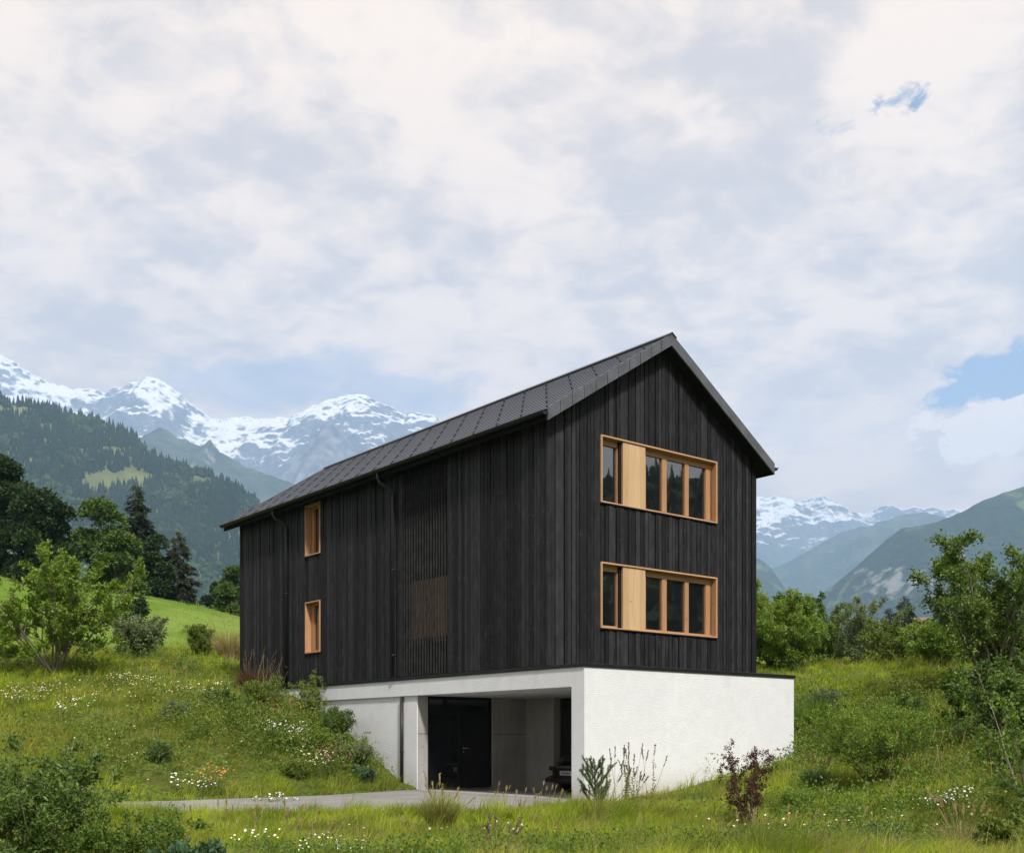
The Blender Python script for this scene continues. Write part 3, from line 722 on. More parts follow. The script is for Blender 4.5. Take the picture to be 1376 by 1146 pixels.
def crown_tree(name, label, base, h, wd, mat, bark, leaf, n, lobes=16, crown0=.18, cat='tree', group=None, shape=1.0, trunk=.16):
    """broad-leaved tree seen from afar: trunk, limbs, and leaf clumps over many lobes"""
    own_seed(label); o = empty(name, base); tag(o, label, cat, group)
    lines = [limb((0, 0, -.3), (0, 0, 1), h*.7, trunk, trunk*.3, 7, .06, 0)]
    Pt = []; D = []; cs = []
    for i in range(lobes):
        t = rng.uniform(0, 1); zz = h*(crown0+(1-crown0)*t); rad = wd*math.sin(math.pi*min(.98, (.25+.7*t)**shape))*.62
        a = rng.uniform(0, 2*math.pi); rr_ = rad*math.sqrt(rng.uniform(.05, 1)); c = np.array([math.cos(a)*rr_, math.sin(a)*rr_, min(zz, h*.86)]); lr = wd*rng.uniform(.22, .36)
        cs.append((c, lr)); lines.append((np.linspace((0, 0, max(h*.2, c[2]-h*.25)), c, 5)+rng.normal(size=(5, 3))*.05*wd*np.array([[0], [.5], [1], [.5], [0]]), np.linspace(trunk*.35, trunk*.06, 5)))
    m = n//lobes
    for c, lr in cs:
        d = rnd_dir(m); d[:, 2] = np.where(d[:, 2] < -.3, -d[:, 2], d[:, 2]); rad = lr*(.45+.62*np.sqrt(rng.uniform(0, 1, m)))
        kn = 1+.35*perlin(d[:, 0]*2.2+c[0]*3, d[:, 1]*2.2+d[:, 2]*2+c[2])
        q = c+d*(rad*kn)[:, None]*np.array([1, 1, .85]); Pt.append(q); D.append(d+rnd_dir(m)*.9+np.array([0, 0, -.1]))
    Pt = np.concatenate(Pt); D = np.concatenate(D); L = leaf*rng.uniform(.6, 1.3, len(Pt))
    tubes_obj('trunk', lines, bark, o, 6); leaf_obj('crown', Pt, D, L, L*.7, mat, o, .7)
    return o
def conifer(name, label, base, h, wd, mat, bark, n, leaf, tiers=24, group=None, top=.9, gap=.1, droop=.35):
    own_seed(label); o = empty(name, base); tag(o, label, 'tree', group)
    lines = [(np.array([(0, 0, -.3), (0, 0, h*.5), (0, 0, h*.97)]), np.array([h*.022, h*.014, h*.002]))]; Pt = []; D = []; wts = []; seg = []
    for i in range(tiers):
        t = gap+(1-gap)*(i+.5)/tiers; rad = wd*(1-t)**top*rng.uniform(.75, 1.15)+.03*wd; nb = max(5, int(11*(1-t*.5)))
        for b in range(nb):
            a = rng.uniform(0, 2*math.pi); r_ = rad*rng.uniform(.6, 1.1); z0 = h*t+rng.normal()*h*.01
            e = np.array([math.cos(a)*r_, math.sin(a)*r_, z0-droop*r_*rng.uniform(.4, 1.1)]); s = np.array([0, 0, z0]); m_ = (s+e)/2+np.array([0, 0, .12*r_])
            lines.append((np.array([s, m_, e]), np.array([h*.004, h*.0025, h*.001]))); seg.append((s, m_, e)); wts.append(r_+.1*wd)
    seg = np.array(seg); wts = np.array(wts); i = rng.choice(len(seg), n, p=wts/wts.sum()); t = np.sqrt(rng.uniform(.02, 1, n))[:, None]
    Pt = (1-t)**2*seg[i, 0]+2*t*(1-t)*seg[i, 1]+t*t*seg[i, 2]+rng.normal(size=(n, 3))*leaf*.35*np.array([1, 1, .7])
    D = unit(seg[i, 2]-seg[i, 0])+rnd_dir(n)*.55+np.array([0, 0, -.25]); L = leaf*rng.uniform(.6, 1.3, n)
    L = L*(.4+.6*np.minimum(1, np.hypot(Pt[:, 0], Pt[:, 1])/(wd*.45)))
    tubes_obj('trunk', lines, bark, o, 5); leaf_obj('crown', Pt, D, L, L*.42, mat, o, .8)
    return o
def blades_geo(root, d0, h, wd, bend, nseg=3):
    """curved tapering blades; d0: sideways lean direction (n, 2)"""
    n = len(root); t = np.linspace(0, 1, nseg+1)[None, :, None]; h = np.broadcast_to(h, n)[:, None, None]; bend = np.broadcast_to(bend, n)[:, None, None]
    a = rng.uniform(0, 2*np.pi, n); S = np.stack([np.cos(a), np.sin(a), np.zeros(n)], 1)[:, None]
    d3 = np.concatenate([d0, np.zeros((n, 1))], 1)[:, None]
    c = root[:, None]+d3*bend*h*t**2+np.array([0, 0, 1.])*h*t*(1-.35*np.clip(bend, 0, 1)*t)
    w_ = np.broadcast_to(wd, n)[:, None, None]*(1-t[:, :-1])**.6
    l = c[:, :-1]-S*w_*.5; r = c[:, :-1]+S*w_*.5
    V = np.concatenate([np.stack([l, r], 2).reshape(n, -1, 3), c[:, -1:]], 1); k = V.shape[1]
    i = np.arange(n)[:, None]*k; fq = [i+np.array([2*j, 2*j+1, 2*j+3, 2*j+2]) for j in range(nseg-1)]; ft = i+np.array([2*nseg-2, 2*nseg-1, 2*nseg])
    return V.reshape(-1, 3), (np.concatenate(fq) if fq else np.zeros((0, 4), int)), ft
def blades_obj(name, root, d0, h, wd, bend, mat, parent=None, nseg=3):
    v, fq, ft = blades_geo(root, d0, h, wd, bend, nseg); return link(name, np_mesh(name, v, [fq, ft], mat), parent)
def tussock(name, label, base, h, spread, n, mat, wd=.008, cat='grass clump', group=None, heads=0, hmat=None, bend=.7):
    own_seed(label); o = empty(name, base); tag(o, label, cat, group)
    a = rng.uniform(0, 2*np.pi, n); r = spread*.35*np.sqrt(rng.uniform(0, 1, n)); dirs = np.stack([np.cos(a), np.sin(a)], 1)
    root = np.stack([dirs[:, 0]*r, dirs[:, 1]*r, np.full(n, -.05)], 1); H = h*rng.uniform(.55, 1.05, n)
    blades_obj('blades', root, dirs, H, wd*rng.uniform(.6, 1.3, n), bend*(r/(spread*.35))*rng.uniform(.5, 1.2, n), mat, o, 4)
    if heads:
        a = rng.uniform(0, 2*np.pi, heads); lines = []; Pt = []; D = []
        for q in a:
            ln = h*rng.uniform(1.0, 1.5); p, r_ = limb((math.cos(q)*.05, math.sin(q)*.05, 0), (math.cos(q)*.35, math.sin(q)*.35, 1), ln, .004, .0015, 6, .07, -.3); lines.append((p, r_))
            for t in np.linspace(.78, 1, 14): w_, d_ = along(p, min(t, .99)); Pt += [w_]*3; D += [d_]*3
        tubes_obj('stalks', lines, hmat or mat, o, 4)
        Pt = np.array(Pt)+rng.normal(size=(len(Pt), 3))*.006; D = unit(np.array(D))+rnd_dir(len(Pt))*.45
        for q in range(0, len(Pt), 42): leaf_obj('seed_head', Pt[q:q+42], D[q:q+42], .045*rng.uniform(.7, 1.2, len(Pt[q:q+42])), .012, hmat or mat, o)
    return o
def flower_geo(Pt, Nn, rad, petals=8):
    """small open flowers: a ring of petals and a raised middle"""
    n = len(Pt); Nn = unit(Nn); a = unit(np.cross(Nn, rnd_dir(n))); b = np.cross(Nn, a); rad = np.broadcast_to(rad, n)[:, None]
    V = [Pt]; k = 2*petals
    for j in range(k):
        t = 2*np.pi*j/k; rr_ = 1.0 if j % 2 == 0 else .62
        V.append(Pt+rad*rr_*(math.cos(t)*a+math.sin(t)*b)+Nn*rad*.12)
    c = Pt+Nn*rad*.16; V.append(c+Nn*rad*.12)
    for j in range(5): t = 2*np.pi*j/5; V.append(c+rad*.3*(math.cos(t)*a+math.sin(t)*b))
    V = np.stack(V, 1); m = V.shape[1]; i = np.arange(n)[:, None]*m
    f1 = np.concatenate([i+np.array([0, 1+j, 1+(j+1) % k]) for j in range(k)]); f2 = np.concatenate([i+np.array([k+1, k+2+j, k+2+(j+1) % 5]) for j in range(5)])
    return V.reshape(-1, 3), np.concatenate([f1, f2]), np.r_[np.zeros(len(f1), int), np.ones(len(f2), int)]
def flowers(name, label, base, h, spread, n, pmat, cmat, smat, lmat, rad=.025, nl=500, leaf=.05, group=None, cat='flowers', spike=False):
    """a flowering clump: stems, leaves and blossoms"""
    own_seed(label); o = empty(name, base); tag(o, label, cat, group); lines = []; Pt = []; Nn = []; LP = []; LD = []
    gb = np.array(base)
    for i in range(n):
        a = rng.uniform(0, 2*math.pi); r = spread*math.sqrt(rng.uniform(0, 1)); x, y = math.cos(a)*r*.8, math.sin(a)*r*.8
        z = gz(gb[0]+x, gb[1]+y)-gb[2]; hh = h*rng.uniform(.6, 1.05)
        p, r_ = limb((x, y, z-.03), (math.cos(a)*.25*r/spread, math.sin(a)*.25*r/spread, 1), hh, .004, .002, 4, .08, 0); lines.append((p, r_))
        if spike:
            for t in np.linspace(.6, 1, 7): q, d = along(p, min(t, .99)); Pt.append(q+rng.normal(size=3)*.012); Nn.append(rng.normal(size=3)+np.array([0, -.4, .3]))
        else:
            for _ in range(rng.integers(1, 3)): Pt.append(p[-1]+rng.normal(size=3)*np.array([.03, .03, .015])*(_ > 0)); Nn.append(np.array([0, -.35, 1])+rng.normal(size=3)*.35)
        for t in np.linspace(.05, .8, max(2, nl//max(n, 1))): q, d = along(p, t); LP.append(q); LD.append(rng.normal(size=3)+np.array([0, 0, .5]))
    tubes_obj('stems', lines, smat, o, 4)
    LP = np.array(LP)+rng.normal(size=(len(LP), 3))*.02; leaf_obj('leaves', LP, np.array(LD), leaf*rng.uniform(.6, 1.2, len(LP)), leaf*.35, lmat, o)
    v, f, mi = flower_geo(np.array(Pt), np.array(Nn), rad*.72*rng.uniform(.6, 1.15, len(Pt)))
    link('blossoms', np_mesh('blossoms', v, [f], [pmat, cmat], mi), o)
    return o

G = {}
G['fresh'] = m_leaf('fresh_leaves', [(0.08, 0.143, 0.0154), (0.144, 0.225, 0.0264), (0.24, 0.307, 0.0495)], .45, .35)
G['ash'] = m_leaf('ash_leaves', [(.055, .10, .016), (.105, .165, .028), (.19, .25, .06)], .4, .35)
G['dark'] = m_leaf('dark_leaves', [(0.042, 0.08, 0.016), (0.08, 0.135, 0.025), (0.14, 0.205, 0.05)], .38, .25)
G['mid'] = m_leaf('mid_leaves', [(0.06, 0.105, 0.014), (0.0975, 0.161, 0.022), (0.15, 0.224, 0.035)], .5, .3)
G['grey'] = m_leaf('grey_green_leaves', [(0.078, 0.111, 0.044), (0.143, 0.182, 0.0825), (0.221, 0.26, 0.132)], .55, .25)
G['deep'] = m_leaf('deep_crown', [(.014, .030, .010), (.026, .050, .014), (.045, .078, .02)], .6, .2, .25)
G['oak'] = m_leaf('broadleaf_crown', [(0.039, 0.0754, 0.013), (0.065, 0.114, 0.02), (0.0975, 0.156, 0.026)], .6, .2, .25)
G['fir'] = m_leaf('fir_needles', [(.010, .022, .010), (.019, .036, .015), (.03, .052, .02)], .6, .1, .3)
G['rust'] = m_leaf('dry_fir_needles', [(.022, .03, .013), (.036, .042, .018), (.045, .06, .024)], .6, .1, .3)
G['red'] = m_leaf('barberry_leaves', [(0.039, 0.013, 0.013), (0.078, 0.026, 0.0234), (0.111, 0.052, 0.0286)], .45, .3)
G['pine'] = m_leaf('pine_needles', [(.055, .10, .03), (.10, .155, .05), (.16, .215, .08)], .5, .15)
G['juniper'] = m_leaf('yellow_green_sprays', [(0.075, 0.112, 0.0154), (0.128, 0.18, 0.0242), (0.18, 0.225, 0.044)], .6, .25)
G['bark'] = m_bark('brown_bark', (.05, .038, .026), (.13, .10, .075))
G['bark2'] = m_bark('grey_bark', (.09, .08, .065), (.22, .19, .15))
G['stem'] = m_bark('green_stalk', (.05, .075, .02), (.10, .12, .04))
G['straw'] = m_leaf('dry_straw', [(.22, .17, .07), (.33, .26, .12), (.42, .35, .19)], .6, .3)
G['brownhead'] = m_leaf('brown_seed_heads', [(.06, .04, .025), (.12, .085, .05), (.2, .15, .09)], .7, .2)
G['bluegrass'] = m_leaf('blue_green_blades', [(.04, .085, .04), (.06, .12, .06), (.09, .15, .08)], .5, .3)
G['ochre'] = m_leaf('ochre_blades', [(.08, .085, .02), (.14, .135, .03), (.22, .19, .06)], .5, .35)
G['redgrass'] = m_leaf('reddish_blades', [(.07, .03, .015), (.12, .055, .025), (.12, .11, .04)], .5, .35)
G['petal'] = m_plain('white_petals', (.78, .78, .74), .6, .2, 0, .06, 30)
G['yolk'] = m_plain('yellow_flower_centre', (.6, .38, .03), .6, .2, 0, .15, 30)
G['cream'] = m_plain('cream_petals', (.66, .58, .40), .6, .2, 0, .12, 30)
G['pink'] = m_plain('pink_petals', (.55, .16, .30), .6, .2, 0, .2, 30)
G['orange'] = m_plain('orange_petals', (.55, .20, .06), .6, .2, 0, .25, 30)
G['redp'] = m_plain('red_petals', (.45, .05, .035), .6, .2, 0, .25, 30)
def at(px, Y, dz=0):            # a spot on the ground, at a depth, in the direction of a pixel column
    x = (px-688)/F*Y; return (x, Y, gz(x, Y)+dz)

# ------------------------------------------------------------------ near and middle shrubs and trees
bush('leafy_bush', 'bushy light-green small tree with many stems on the left meadow', 'bush', at(74, 37.5), 4.25, 1.7, 15, G['fresh'], G['bark2'], .10, 16500, .85, (10, 6), .04, .2, lift=.15, clump=.045, leaf_ar=.62)
bush('leafy_bush', 'dark pointed-leaf bush filling the lower left foreground corner', 'bush', at(56, 12.2), 1.42, .52, 20, G['dark'], G['stem'], .056, 6800, 1.0, (8, 5), .012, .05, clump=.03, leaf_ar=.42)
bush('leafy_bush', 'smaller dark foreground bush between the corner bush and the grey fern-like plants', 'bush', at(168, 11.8), .86, .40, 14, G['mid'], G['stem'], .048, 3600, 1.0, (7, 4), .009, .05, clump=.03, leaf_ar=.42)
bush('low_herb', 'low bluish broad-leaved herb at the bottom edge, just right of the dark foreground bush', 'plant', at(255, 11.3), .34, .35, 12, G['bluegrass'], G['stem'], .075, 2600, 1.0, (6, 3), .006, .05, clump=.03)
bush('flower_shrub', 'grey-green rounded shrub with pale bloom to the right of the big left bush', 'bush', at(188, 44), 1.45, .95, 14, G['grey'], G['bark'], .09, 6500, .95, (7, 5), .022, .05, clump=.06)
bush('broom_shrub', 'upright feathery green shrub on the meadow left of the house', 'bush', at(268, 47), 1.35, .55, 30, G['juniper'], G['stem'], .085, 6500, .5, (7, 3), .012, .1, clump=.04, leaf_ar=.3)
bush('dark_shrub', 'small dark cone-shaped shrub on the green hill behind the big left bush', 'bush', at(176, 66), 2.3, .75, 9, G['deep'], G['bark'], .16, 4500, .38, (10, 5), .03, .03, clump=.09)
tussock('pampas_grass', 'tan feathery grass clump beside the far corner of the house', at(309, 47), 1.45, 1.2, 1500, G['straw'], .014, heads=26, hmat=G['straw'], bend=.75)
bush('tall_shrub', 'tall fresh-green shrub right behind the right-hand corner of the house', 'bush', at(1036, 43), 3.0, 1.35, 14, G['fresh'], G['bark2'], .10, 15000, .55, (10, 6), .035, .04, clump=.07)
bush('tall_shrub', 'thin upright green tree beside the tall shrub behind the house', 'tree', at(1083, 47), 3.45, 1.15, 6, G['mid'], G['bark'], .10, 7500, .32, (9, 5), .04, .25, clump=.06)
bush('tall_shrub', 'narrow dark sparse tree, the rightmost of the group beside the house', 'tree', at(1117, 49), 3.3, .6, 3, G['dark'], G['bark'], .09, 2600, .2, (11, 5), .03, .2, clump=.05)
bush('low_shrub', 'low bright-green shrub in front of the trees right of the house', 'bush', at(1066, 41.5), 2.1, 1.1, 13, G['fresh'], G['bark2'], .085, 6500, .9, (7, 5), .02, .05, clump=.05)
bush('willow_shrub', 'silvery grey-green willow shrub at the top of the right slope', 'bush', at(1157, 44.5), 2.5, 1.1, 12, G['grey'], G['bark2'], .10, 7500, .65, (8, 5), .022, .05, clump=.05, leaf_ar=.32)
bush('willow_shrub', 'green-grey shrub between the bright shrub and the silvery willow', 'bush', at(1112, 46), 2.2, .85, 10, G['mid'], G['bark2'], .09, 5200, .65, (8, 5), .022, .05, clump=.05, leaf_ar=.4)
bush('hedge_shrub', 'round green shrub left of the small chalet roof', 'bush', at(1203, 42), 1.7, .9, 12, G['juniper'], G['bark'], .085, 5200, .85, (7, 5), .02, .05, clump=.05)
bush('hedge_shrub', 'round green shrub below the crown of the big right tree', 'bush', at(1262, 39), 1.8, 1.05, 13, G['fresh'], G['bark'], .085, 6500, .85, (7, 5), .02, .05, clump=.05)
bush('hedge_shrub', 'dark green shrub under the big right tree at the frame edge', 'bush', at(1350, 34), 1.3, 1.0, 12, G['mid'], G['bark'], .085, 5600, .9, (7, 5), .02, .05, clump=.05)
bush('field_tree', 'spreading leafy tree with forked trunks at the right edge, on top of the slope', 'tree', at(1335, 33), 4.7, 1.75, 9, G['ash'], G['bark2'], .085, 17000, .62, (11, 7), .055, .22, lift=.1, clump=.075, flat=.9, leaf_ar=.7)
bush('sapling', 'drooping sapling with sparse round leaves in front of the slope at the right edge', 'sapling', at(1404, 16.2), 2.5, 1.0, 6, G['mid'], G['bark2'], .052, 2600, .75, (8, 5), .024, .1, lift=-.15, clump=.04, leaf_ar=.8, flat=.9)
bush('sapling', 'slender young tree with one thin stem below the big right tree', 'sapling', at(1287, 27), 1.75, .6, 2, G['mid'], G['bark2'], .075, 1700, .25, (8, 5), .02, .3, clump=.04, leaf_ar=.7)
bush('dense_shrub', 'dark dense shrub on the right slope behind the drooping sapling', 'bush', at(1352, 25), 1.9, 1.0, 12, G['dark'], G['bark'], .075, 7500, .8, (8, 5), .025, .05, clump=.05)
bush('round_shrub', 'large round yellow-green shrub on the right bank', 'bush', at(1176, 23.2), 1.75, .7, 38, G['fresh'], G['bark'], .055, 12000, 1.0, (9, 5), .012, .35, clump=.035, leaf_ar=.4)
bush('barberry', 'dark red-leaved barberry standing before the white base wall', 'bush', at(1003, 19.2), 1.66, .24, 11, G['red'], G['bark'], .030, 3300, .30, (14, 3), .012, .18, lift=.25, clump=.022, leaf_ar=.65)
bush('leafy_weed', 'light-green leafy weed in the lower right foreground corner', 'plant', at(1338, 13.2), .52, .25, 7, G['juniper'], G['stem'], .05, 1500, .4, (8, 3), .008, .1, clump=.02)
bush('leafy_weed', 'low bluish-green herb patch on the lower right bank', 'plant', at(1180, 14.2), .30, .3, 14, G['bluegrass'], G['stem'], .05, 2600, 1.0, (6, 3), .006, .05, clump=.03)
bush('bank_shrub', 'dark green rounded shrub against the white wall at the top of the flower bank', 'bush', at(448, 32.0), 1.05, .5, 12, G['dark'], G['bark'], .05, 5200, .7, (7, 5), .014, .05, clump=.04)
bush('bank_shrub', 'pale grey-green rounded shrub on the flower bank nearest the concrete wall', 'bush', at(478, 30.6), .85, .45, 14, G['grey'], G['bark'], .045, 5600, .9, (7, 5), .010, .05, clump=.035)
bush('bank_shrub', 'thin yellowish twiggy shrub in front of the white slab on the bank', 'bush', at(420, 34.2), 1.25, .55, 9, G['juniper'], G['bark'], .05, 1900, .7, (6, 4), .010, .05, clump=.03)
bush('bank_shrub', 'olive shrub at the upper left end of the flower bank', 'bush', at(352, 34), 1.0, .6, 12, G['juniper'], G['bark'], .05, 4200, .8, (7, 4), .012, .05, clump=.04)
bush('bank_shrub', 'low bluish shrub at the foot of the flower bank beside the wall', 'bush', at(492, 29.8), .45, .3, 10, G['bluegrass'], G['bark'], .045, 2200, .8, (6, 4), .008, .05, clump=.03)
for i, (lb, q, h, sp_, st, g, lf, n) in enumerate([
    ('olive rounded bush halfway up the flower bank, left of the white daisies', (322, 32.4), .75, .42, 12, 'mid', .045, 3600),
    ('yellow-green low bush at the foot of the flower bank, near the drive', (398, 28.6), .5, .36, 12, 'juniper', .045, 3000),
    ('dark small bush below the far corner of the black wall', (300, 33.4), .8, .42, 10, 'dark', .05, 3000),
    ('bright green bush between the daisies and the pink spikes', (428, 30.9), .62, .4, 12, 'fresh', .045, 3400),
    ('pale grey bush on the meadow to the left of the flower bank', (236, 30.5), .5, .45, 12, 'grey', .04, 2400),
    ('dark low bush in a hollow of the left meadow', (214, 27.3), .42, .42, 10, 'dark', .04, 2200)]):
    bush('bank_shrub', lb, 'bush', at(*q), h, sp_, st, G[g], G['bark'], lf, n, .85, (7, 4), .010, .06, clump=.035)
for lb, q, h, sp_, st, g, lf, n in [
    ('grey-green low bush on the upper right slope beside the white wall', (1110, 33), .75, .55, 12, 'grey', .055, 3600),
    ('dark low bush in the middle of the right slope', (1215, 31), .7, .55, 11, 'dark', .055, 3600),
    ('bright low bush right of the barberry on the bank', (1066, 22), .45, .42, 12, 'fresh', .04, 2600),
    ('olive bush at the right frame edge under the drooping sapling', (1360, 20), .9, .55, 12, 'mid', .05, 4200)]:
    bush('slope_shrub', lb, 'bush', at(*q), h, sp_, st, G[g], G['bark'], lf, n, .85, (7, 4), .012, .06, clump=.04)
def young_pine():
    own_seed('pine'); o = empty('young_pine', at(800, 21.4)); tag(o, 'young pine with upright needle shoots by the carport corner', 'sapling')
    lines = []; Pt = []; D = []
    def shoot(p, d, ln, r, lift):
        q, rr_ = limb(p, d, ln, r, r*.4, 6, .06, lift); lines.append((q, rr_))
        for t in np.linspace(.12, 1, int(ln*150)): 
            w_, dd = along(q, min(t, .99)); dd = unit(dd)
            for _ in range(5): Pt.append(w_); D.append(dd*.8+rng.normal(size=3)*.6)
        return q
    tr = shoot((0, 0, -.05), (.04, 0, 1), 1.22, .022, .0)
    for t, a, ln in ((.22, 3.0, .55), (.3, .2, .62), (.35, 1.5, .5), (.42, 4.4, .5), (.5, 2.6, .6), (.55, .5, .66), (.62, 5.2, .45), (.7, 3.4, .5), (.72, 1.0, .42), (.8, 5.9, .36), (.82, 2.2, .34), (.15, 4.9, .5), (.18, 1.2, .55), (.26, 5.6, .55), (.38, 3.6, .55), (.46, .9, .5), (.58, 4.0, .5), (.66, 1.9, .45)):
        q, d = along(tr, t); br = shoot(q, (math.cos(a)*.8, math.sin(a)*.8, .7), ln*.85, .010, .5)
        for k in range(4): q2, d2 = along(br, .3+.17*k); shoot(q2, side_dir(d2, .7)+np.array([0, 0, .5]), ln*.3, .006, .5)
    tubes_obj('stems', lines, G['bark'], o); Pt = np.array(Pt); leaf_obj('needles', Pt, np.array(D), .048*rng.uniform(.6, 1.2, len(Pt)), .006, G['pine'], o)
young_pine()
def tall_stalks(name, label, base, n, h, spread, smat, hmat, lm=None, cat='grass clump', leafy=0):
    own_seed(label); o = empty(name, base); tag(o, label, cat); lines = []; Pt = []; D = []; LP = []; LD = []
    for i in range(n):
        a = rng.uniform(-1.2, 1.2); x, y = rng.normal()*spread*.35, rng.normal()*spread*.35
        p, r = limb((x, y, -.05), (math.sin(a)*.35+.12, rng.normal()*.1, 1), h*rng.uniform(.55, 1.05), .006, .002, 7, .05, -.1); lines.append((p, r))
        for t in np.linspace(.86, 1, 12): w_, d = along(p, min(t, .99)); Pt += [w_]*2; D += [d]*2
        if leafy and i % 3 == 0:
            for t in np.linspace(.15, .8, leafy): w_, d = along(p, t); LP.append(w_); LD.append(d*3+rng.normal(size=3))
    tubes_obj('stalks', lines, smat, o, 4); Pt = np.array(Pt)+rng.normal(size=(len(Pt), 3))*.005
    D = unit(np.array(D))+rnd_dir(len(Pt))*.25
    for q in range(0, len(Pt), 24): leaf_obj('seed_head', Pt[q:q+24], D[q:q+24], .05, .016, hmat, o)
    if LP: LP = np.array(LP)+rng.normal(size=(len(LP), 3))*.015; leaf_obj('leaves', LP, np.array(LD), .05*rng.uniform(.7, 1.3, len(LP)), .022, lm, o)
    return o
tall_stalks('tall_grass', 'tall thin stalks with dark seed heads before the white wall', at(842, 21.2), 34, 1.5, .75, G['straw'], G['brownhead'], G['juniper'], leafy=60)
for lb, q, n, h in (('thin dry stalks in the foreground left of the ochre tussock', (455, 16.5), 16, .62), ('few thin stalks in the grass before the left end of the drive', (300, 17), 16, .62), ('dry stalks in the foreground grass below the barberry', (1010, 15.5), 18, .62), ('tall thin stalks at the right of the round shrub', (1262, 21.5), 12, 1.2), ('pale stalks on the meadow right of the big left bush', (215, 35), 22, .9)):
    tall_stalks('tall_grass', lb, at(*q), n, h, 1.6, G['straw'], G['straw'])
tall_stalks('tall_grass', 'short dry stalks at the edge of the carport floor', at(716, 24.0), 26, .55, 1.5, G['straw'], G['straw'])
tall_stalks('tall_grass', 'brown arching stalks before the black wall at the far end of the house', at(356, 35.5), 26, 1.35, .8, G['straw'], G['brownhead'])
tussock('grass_tussock', 'ochre-green grass tussock at the kerb of the drive, before the carport', at(592, 18.4), .66, .55, 950, G['ochre'], .008, heads=10, hmat=G['straw'])
tussock('grass_tussock', 'ochre grass at the foot of the white base wall', at(885, 20.6), .48, .8, 900, G['ochre'], .008)
tussock('grass_tussock', 'pale tufted grass on the bank right of the barberry', at(1098, 24.5), .62, .8, 900, G['bluegrass'], .009, heads=14, hmat=G['straw'])
tussock('grass_tussock', 'dark arching grass tussock behind the large round shrub', at(1262, 26), .95, 1.0, 1100, G['dark'], .012)
tussock('grass_tussock', 'reddish grass clump at the far lower corner of the black wall', at(338, 36.4), 1.15, .75, 700, G['redgrass'], .012, heads=12, hmat=G['brownhead'])
tussock('grass_tussock', 'blue-green grass tuft in the middle of the flower bank', at(412, 31.4), .62, .5, 620, G['bluegrass'], .010)
tussock('grass_tussock', 'straw-coloured grass at the bottom edge left of the daisies', at(330, 11.4), .42, .7, 620, G['straw'], .006)
tussock('grass_tussock', 'dry brown grass at the bottom edge below the ochre tussock', at(668, 12.6), .42, .5, 420, G['straw'], .006, heads=8, hmat=G['brownhead'])
tussock('grass_tussock', 'long dark grass beside the right end of the white wall', at(1092, 31.5), 1.35, .9, 900, G['mid'], .012, bend=.45)
tussock('grass_tussock', 'dry pale grass in the lower right corner beside the white flowers', at(1292, 14), .6, .5, 420, G['straw'], .007, heads=10, hmat=G['straw'])
FG = 'wildflowers on the meadow and the bank'
for nm, lb, q, h, sp_, n, pm, cm, rad, nl, spk in [
    ('daisy_clump', 'dense white daisies in the middle of the flower bank', (384, 30.5), .75, .6, 110, 'petal', 'yolk', .036, 900, 0),
    ('daisy_clump', 'cream-flowered clump at the front of the flower bank', (420, 29.2), .6, .55, 75, 'cream', 'yolk', .032, 900, 0),
    ('daisy_clump', 'white umbels scattered left of the orange flowers', (262, 25.8), .45, .65, 40, 'petal', 'cream', .036, 260, 0),
    ('daisy_clump', 'loose white daisies on the upper left of the meadow', (102, 30.5), .38, .6, 34, 'petal', 'yolk', .040, 160, 0),
    ('daisy_clump', 'white daisies among dark leaves in the bottom middle', (445, 12.6), .42, .42, 38, 'petal', 'yolk', .021, 420, 0),
    ('daisy_clump', 'white flower heads at the bottom left of the drive', (352, 14.6), .42, .35, 16, 'petal', 'cream', .026, 160, 0),
    ('daisy_clump', 'bright white flower cluster under the large round shrub', (1272, 18.6), .42, .42, 60, 'petal', 'cream', .026, 420, 0),
    ('daisy_clump', 'few white flowers on the lawn before the carport', (684, 16.6), .38, .3, 9, 'petal', 'cream', .028, 60, 0),
    ('daisy_clump', 'low white flowers on the lower right bank', (1160, 16), .25, .5, 26, 'petal', 'cream', .020, 160, 0),
    ('daisy_clump', 'white daisies beside the dark left foreground bush', (88, 21), .5, .4, 22, 'petal', 'yolk', .028, 200, 0),
    ('daisy_clump', 'white umbels low on the meadow next to the drive', (372, 24.6), .3, .6, 26, 'petal', 'cream', .032, 160, 0),
    ('orange_flowers', 'orange and rust flower clump on the left meadow', (283, 26.2), .7, .34, 44, 'orange', 'yolk', .042, 420, 0),
    ('orange_flowers', 'orange blossoms at the left end of the drive', (232, 14.6), .38, .22, 12, 'orange', 'yolk', .024, 120, 0),
    ('pink_flowers', 'pink flower spikes on the flower bank below the dark shrub', (450, 30.3), .72, .5, 40, 'pink', 'pink', .026, 200, 1),
    ('pink_flowers', 'small pink flowers on the lawn at bottom centre right', (742, 14.2), .36, .3, 10, 'pink', 'pink', .020, 60, 0),
    ('red_flowers', 'red blossoms with cream ones at the top of the flower bank', (372, 33), .72, .7, 44, 'redp', 'cream', .042, 420, 0),
    ('pale_flowers', 'pale pinkish wildflowers in a drift across the left meadow', (52, 32), .5, 1.3, 90, 'cream', 'orange', .034, 900, 0),
    ('pale_flowers', 'cream wildflowers in the dry patch on the middle of the left meadow', (180, 34), .55, 1.0, 60, 'cream', 'petal', .036, 500, 0),
    ('pale_flowers', 'white and tan flowers by the far corner of the house', (268, 34), .6, .9, 70, 'cream', 'petal', .038, 700, 0),
    ('pale_flowers', 'faint pale flowers high on the right slope', (1235, 35), .45, 1.1, 50, 'cream', 'pink', .030, 200, 0)]:
    flowers(nm, lb, at(*q), h, sp_, n, G[pm], G[cm], G['stem'], G['mid'], rad, nl, .06, FG, 'flowers', spk)

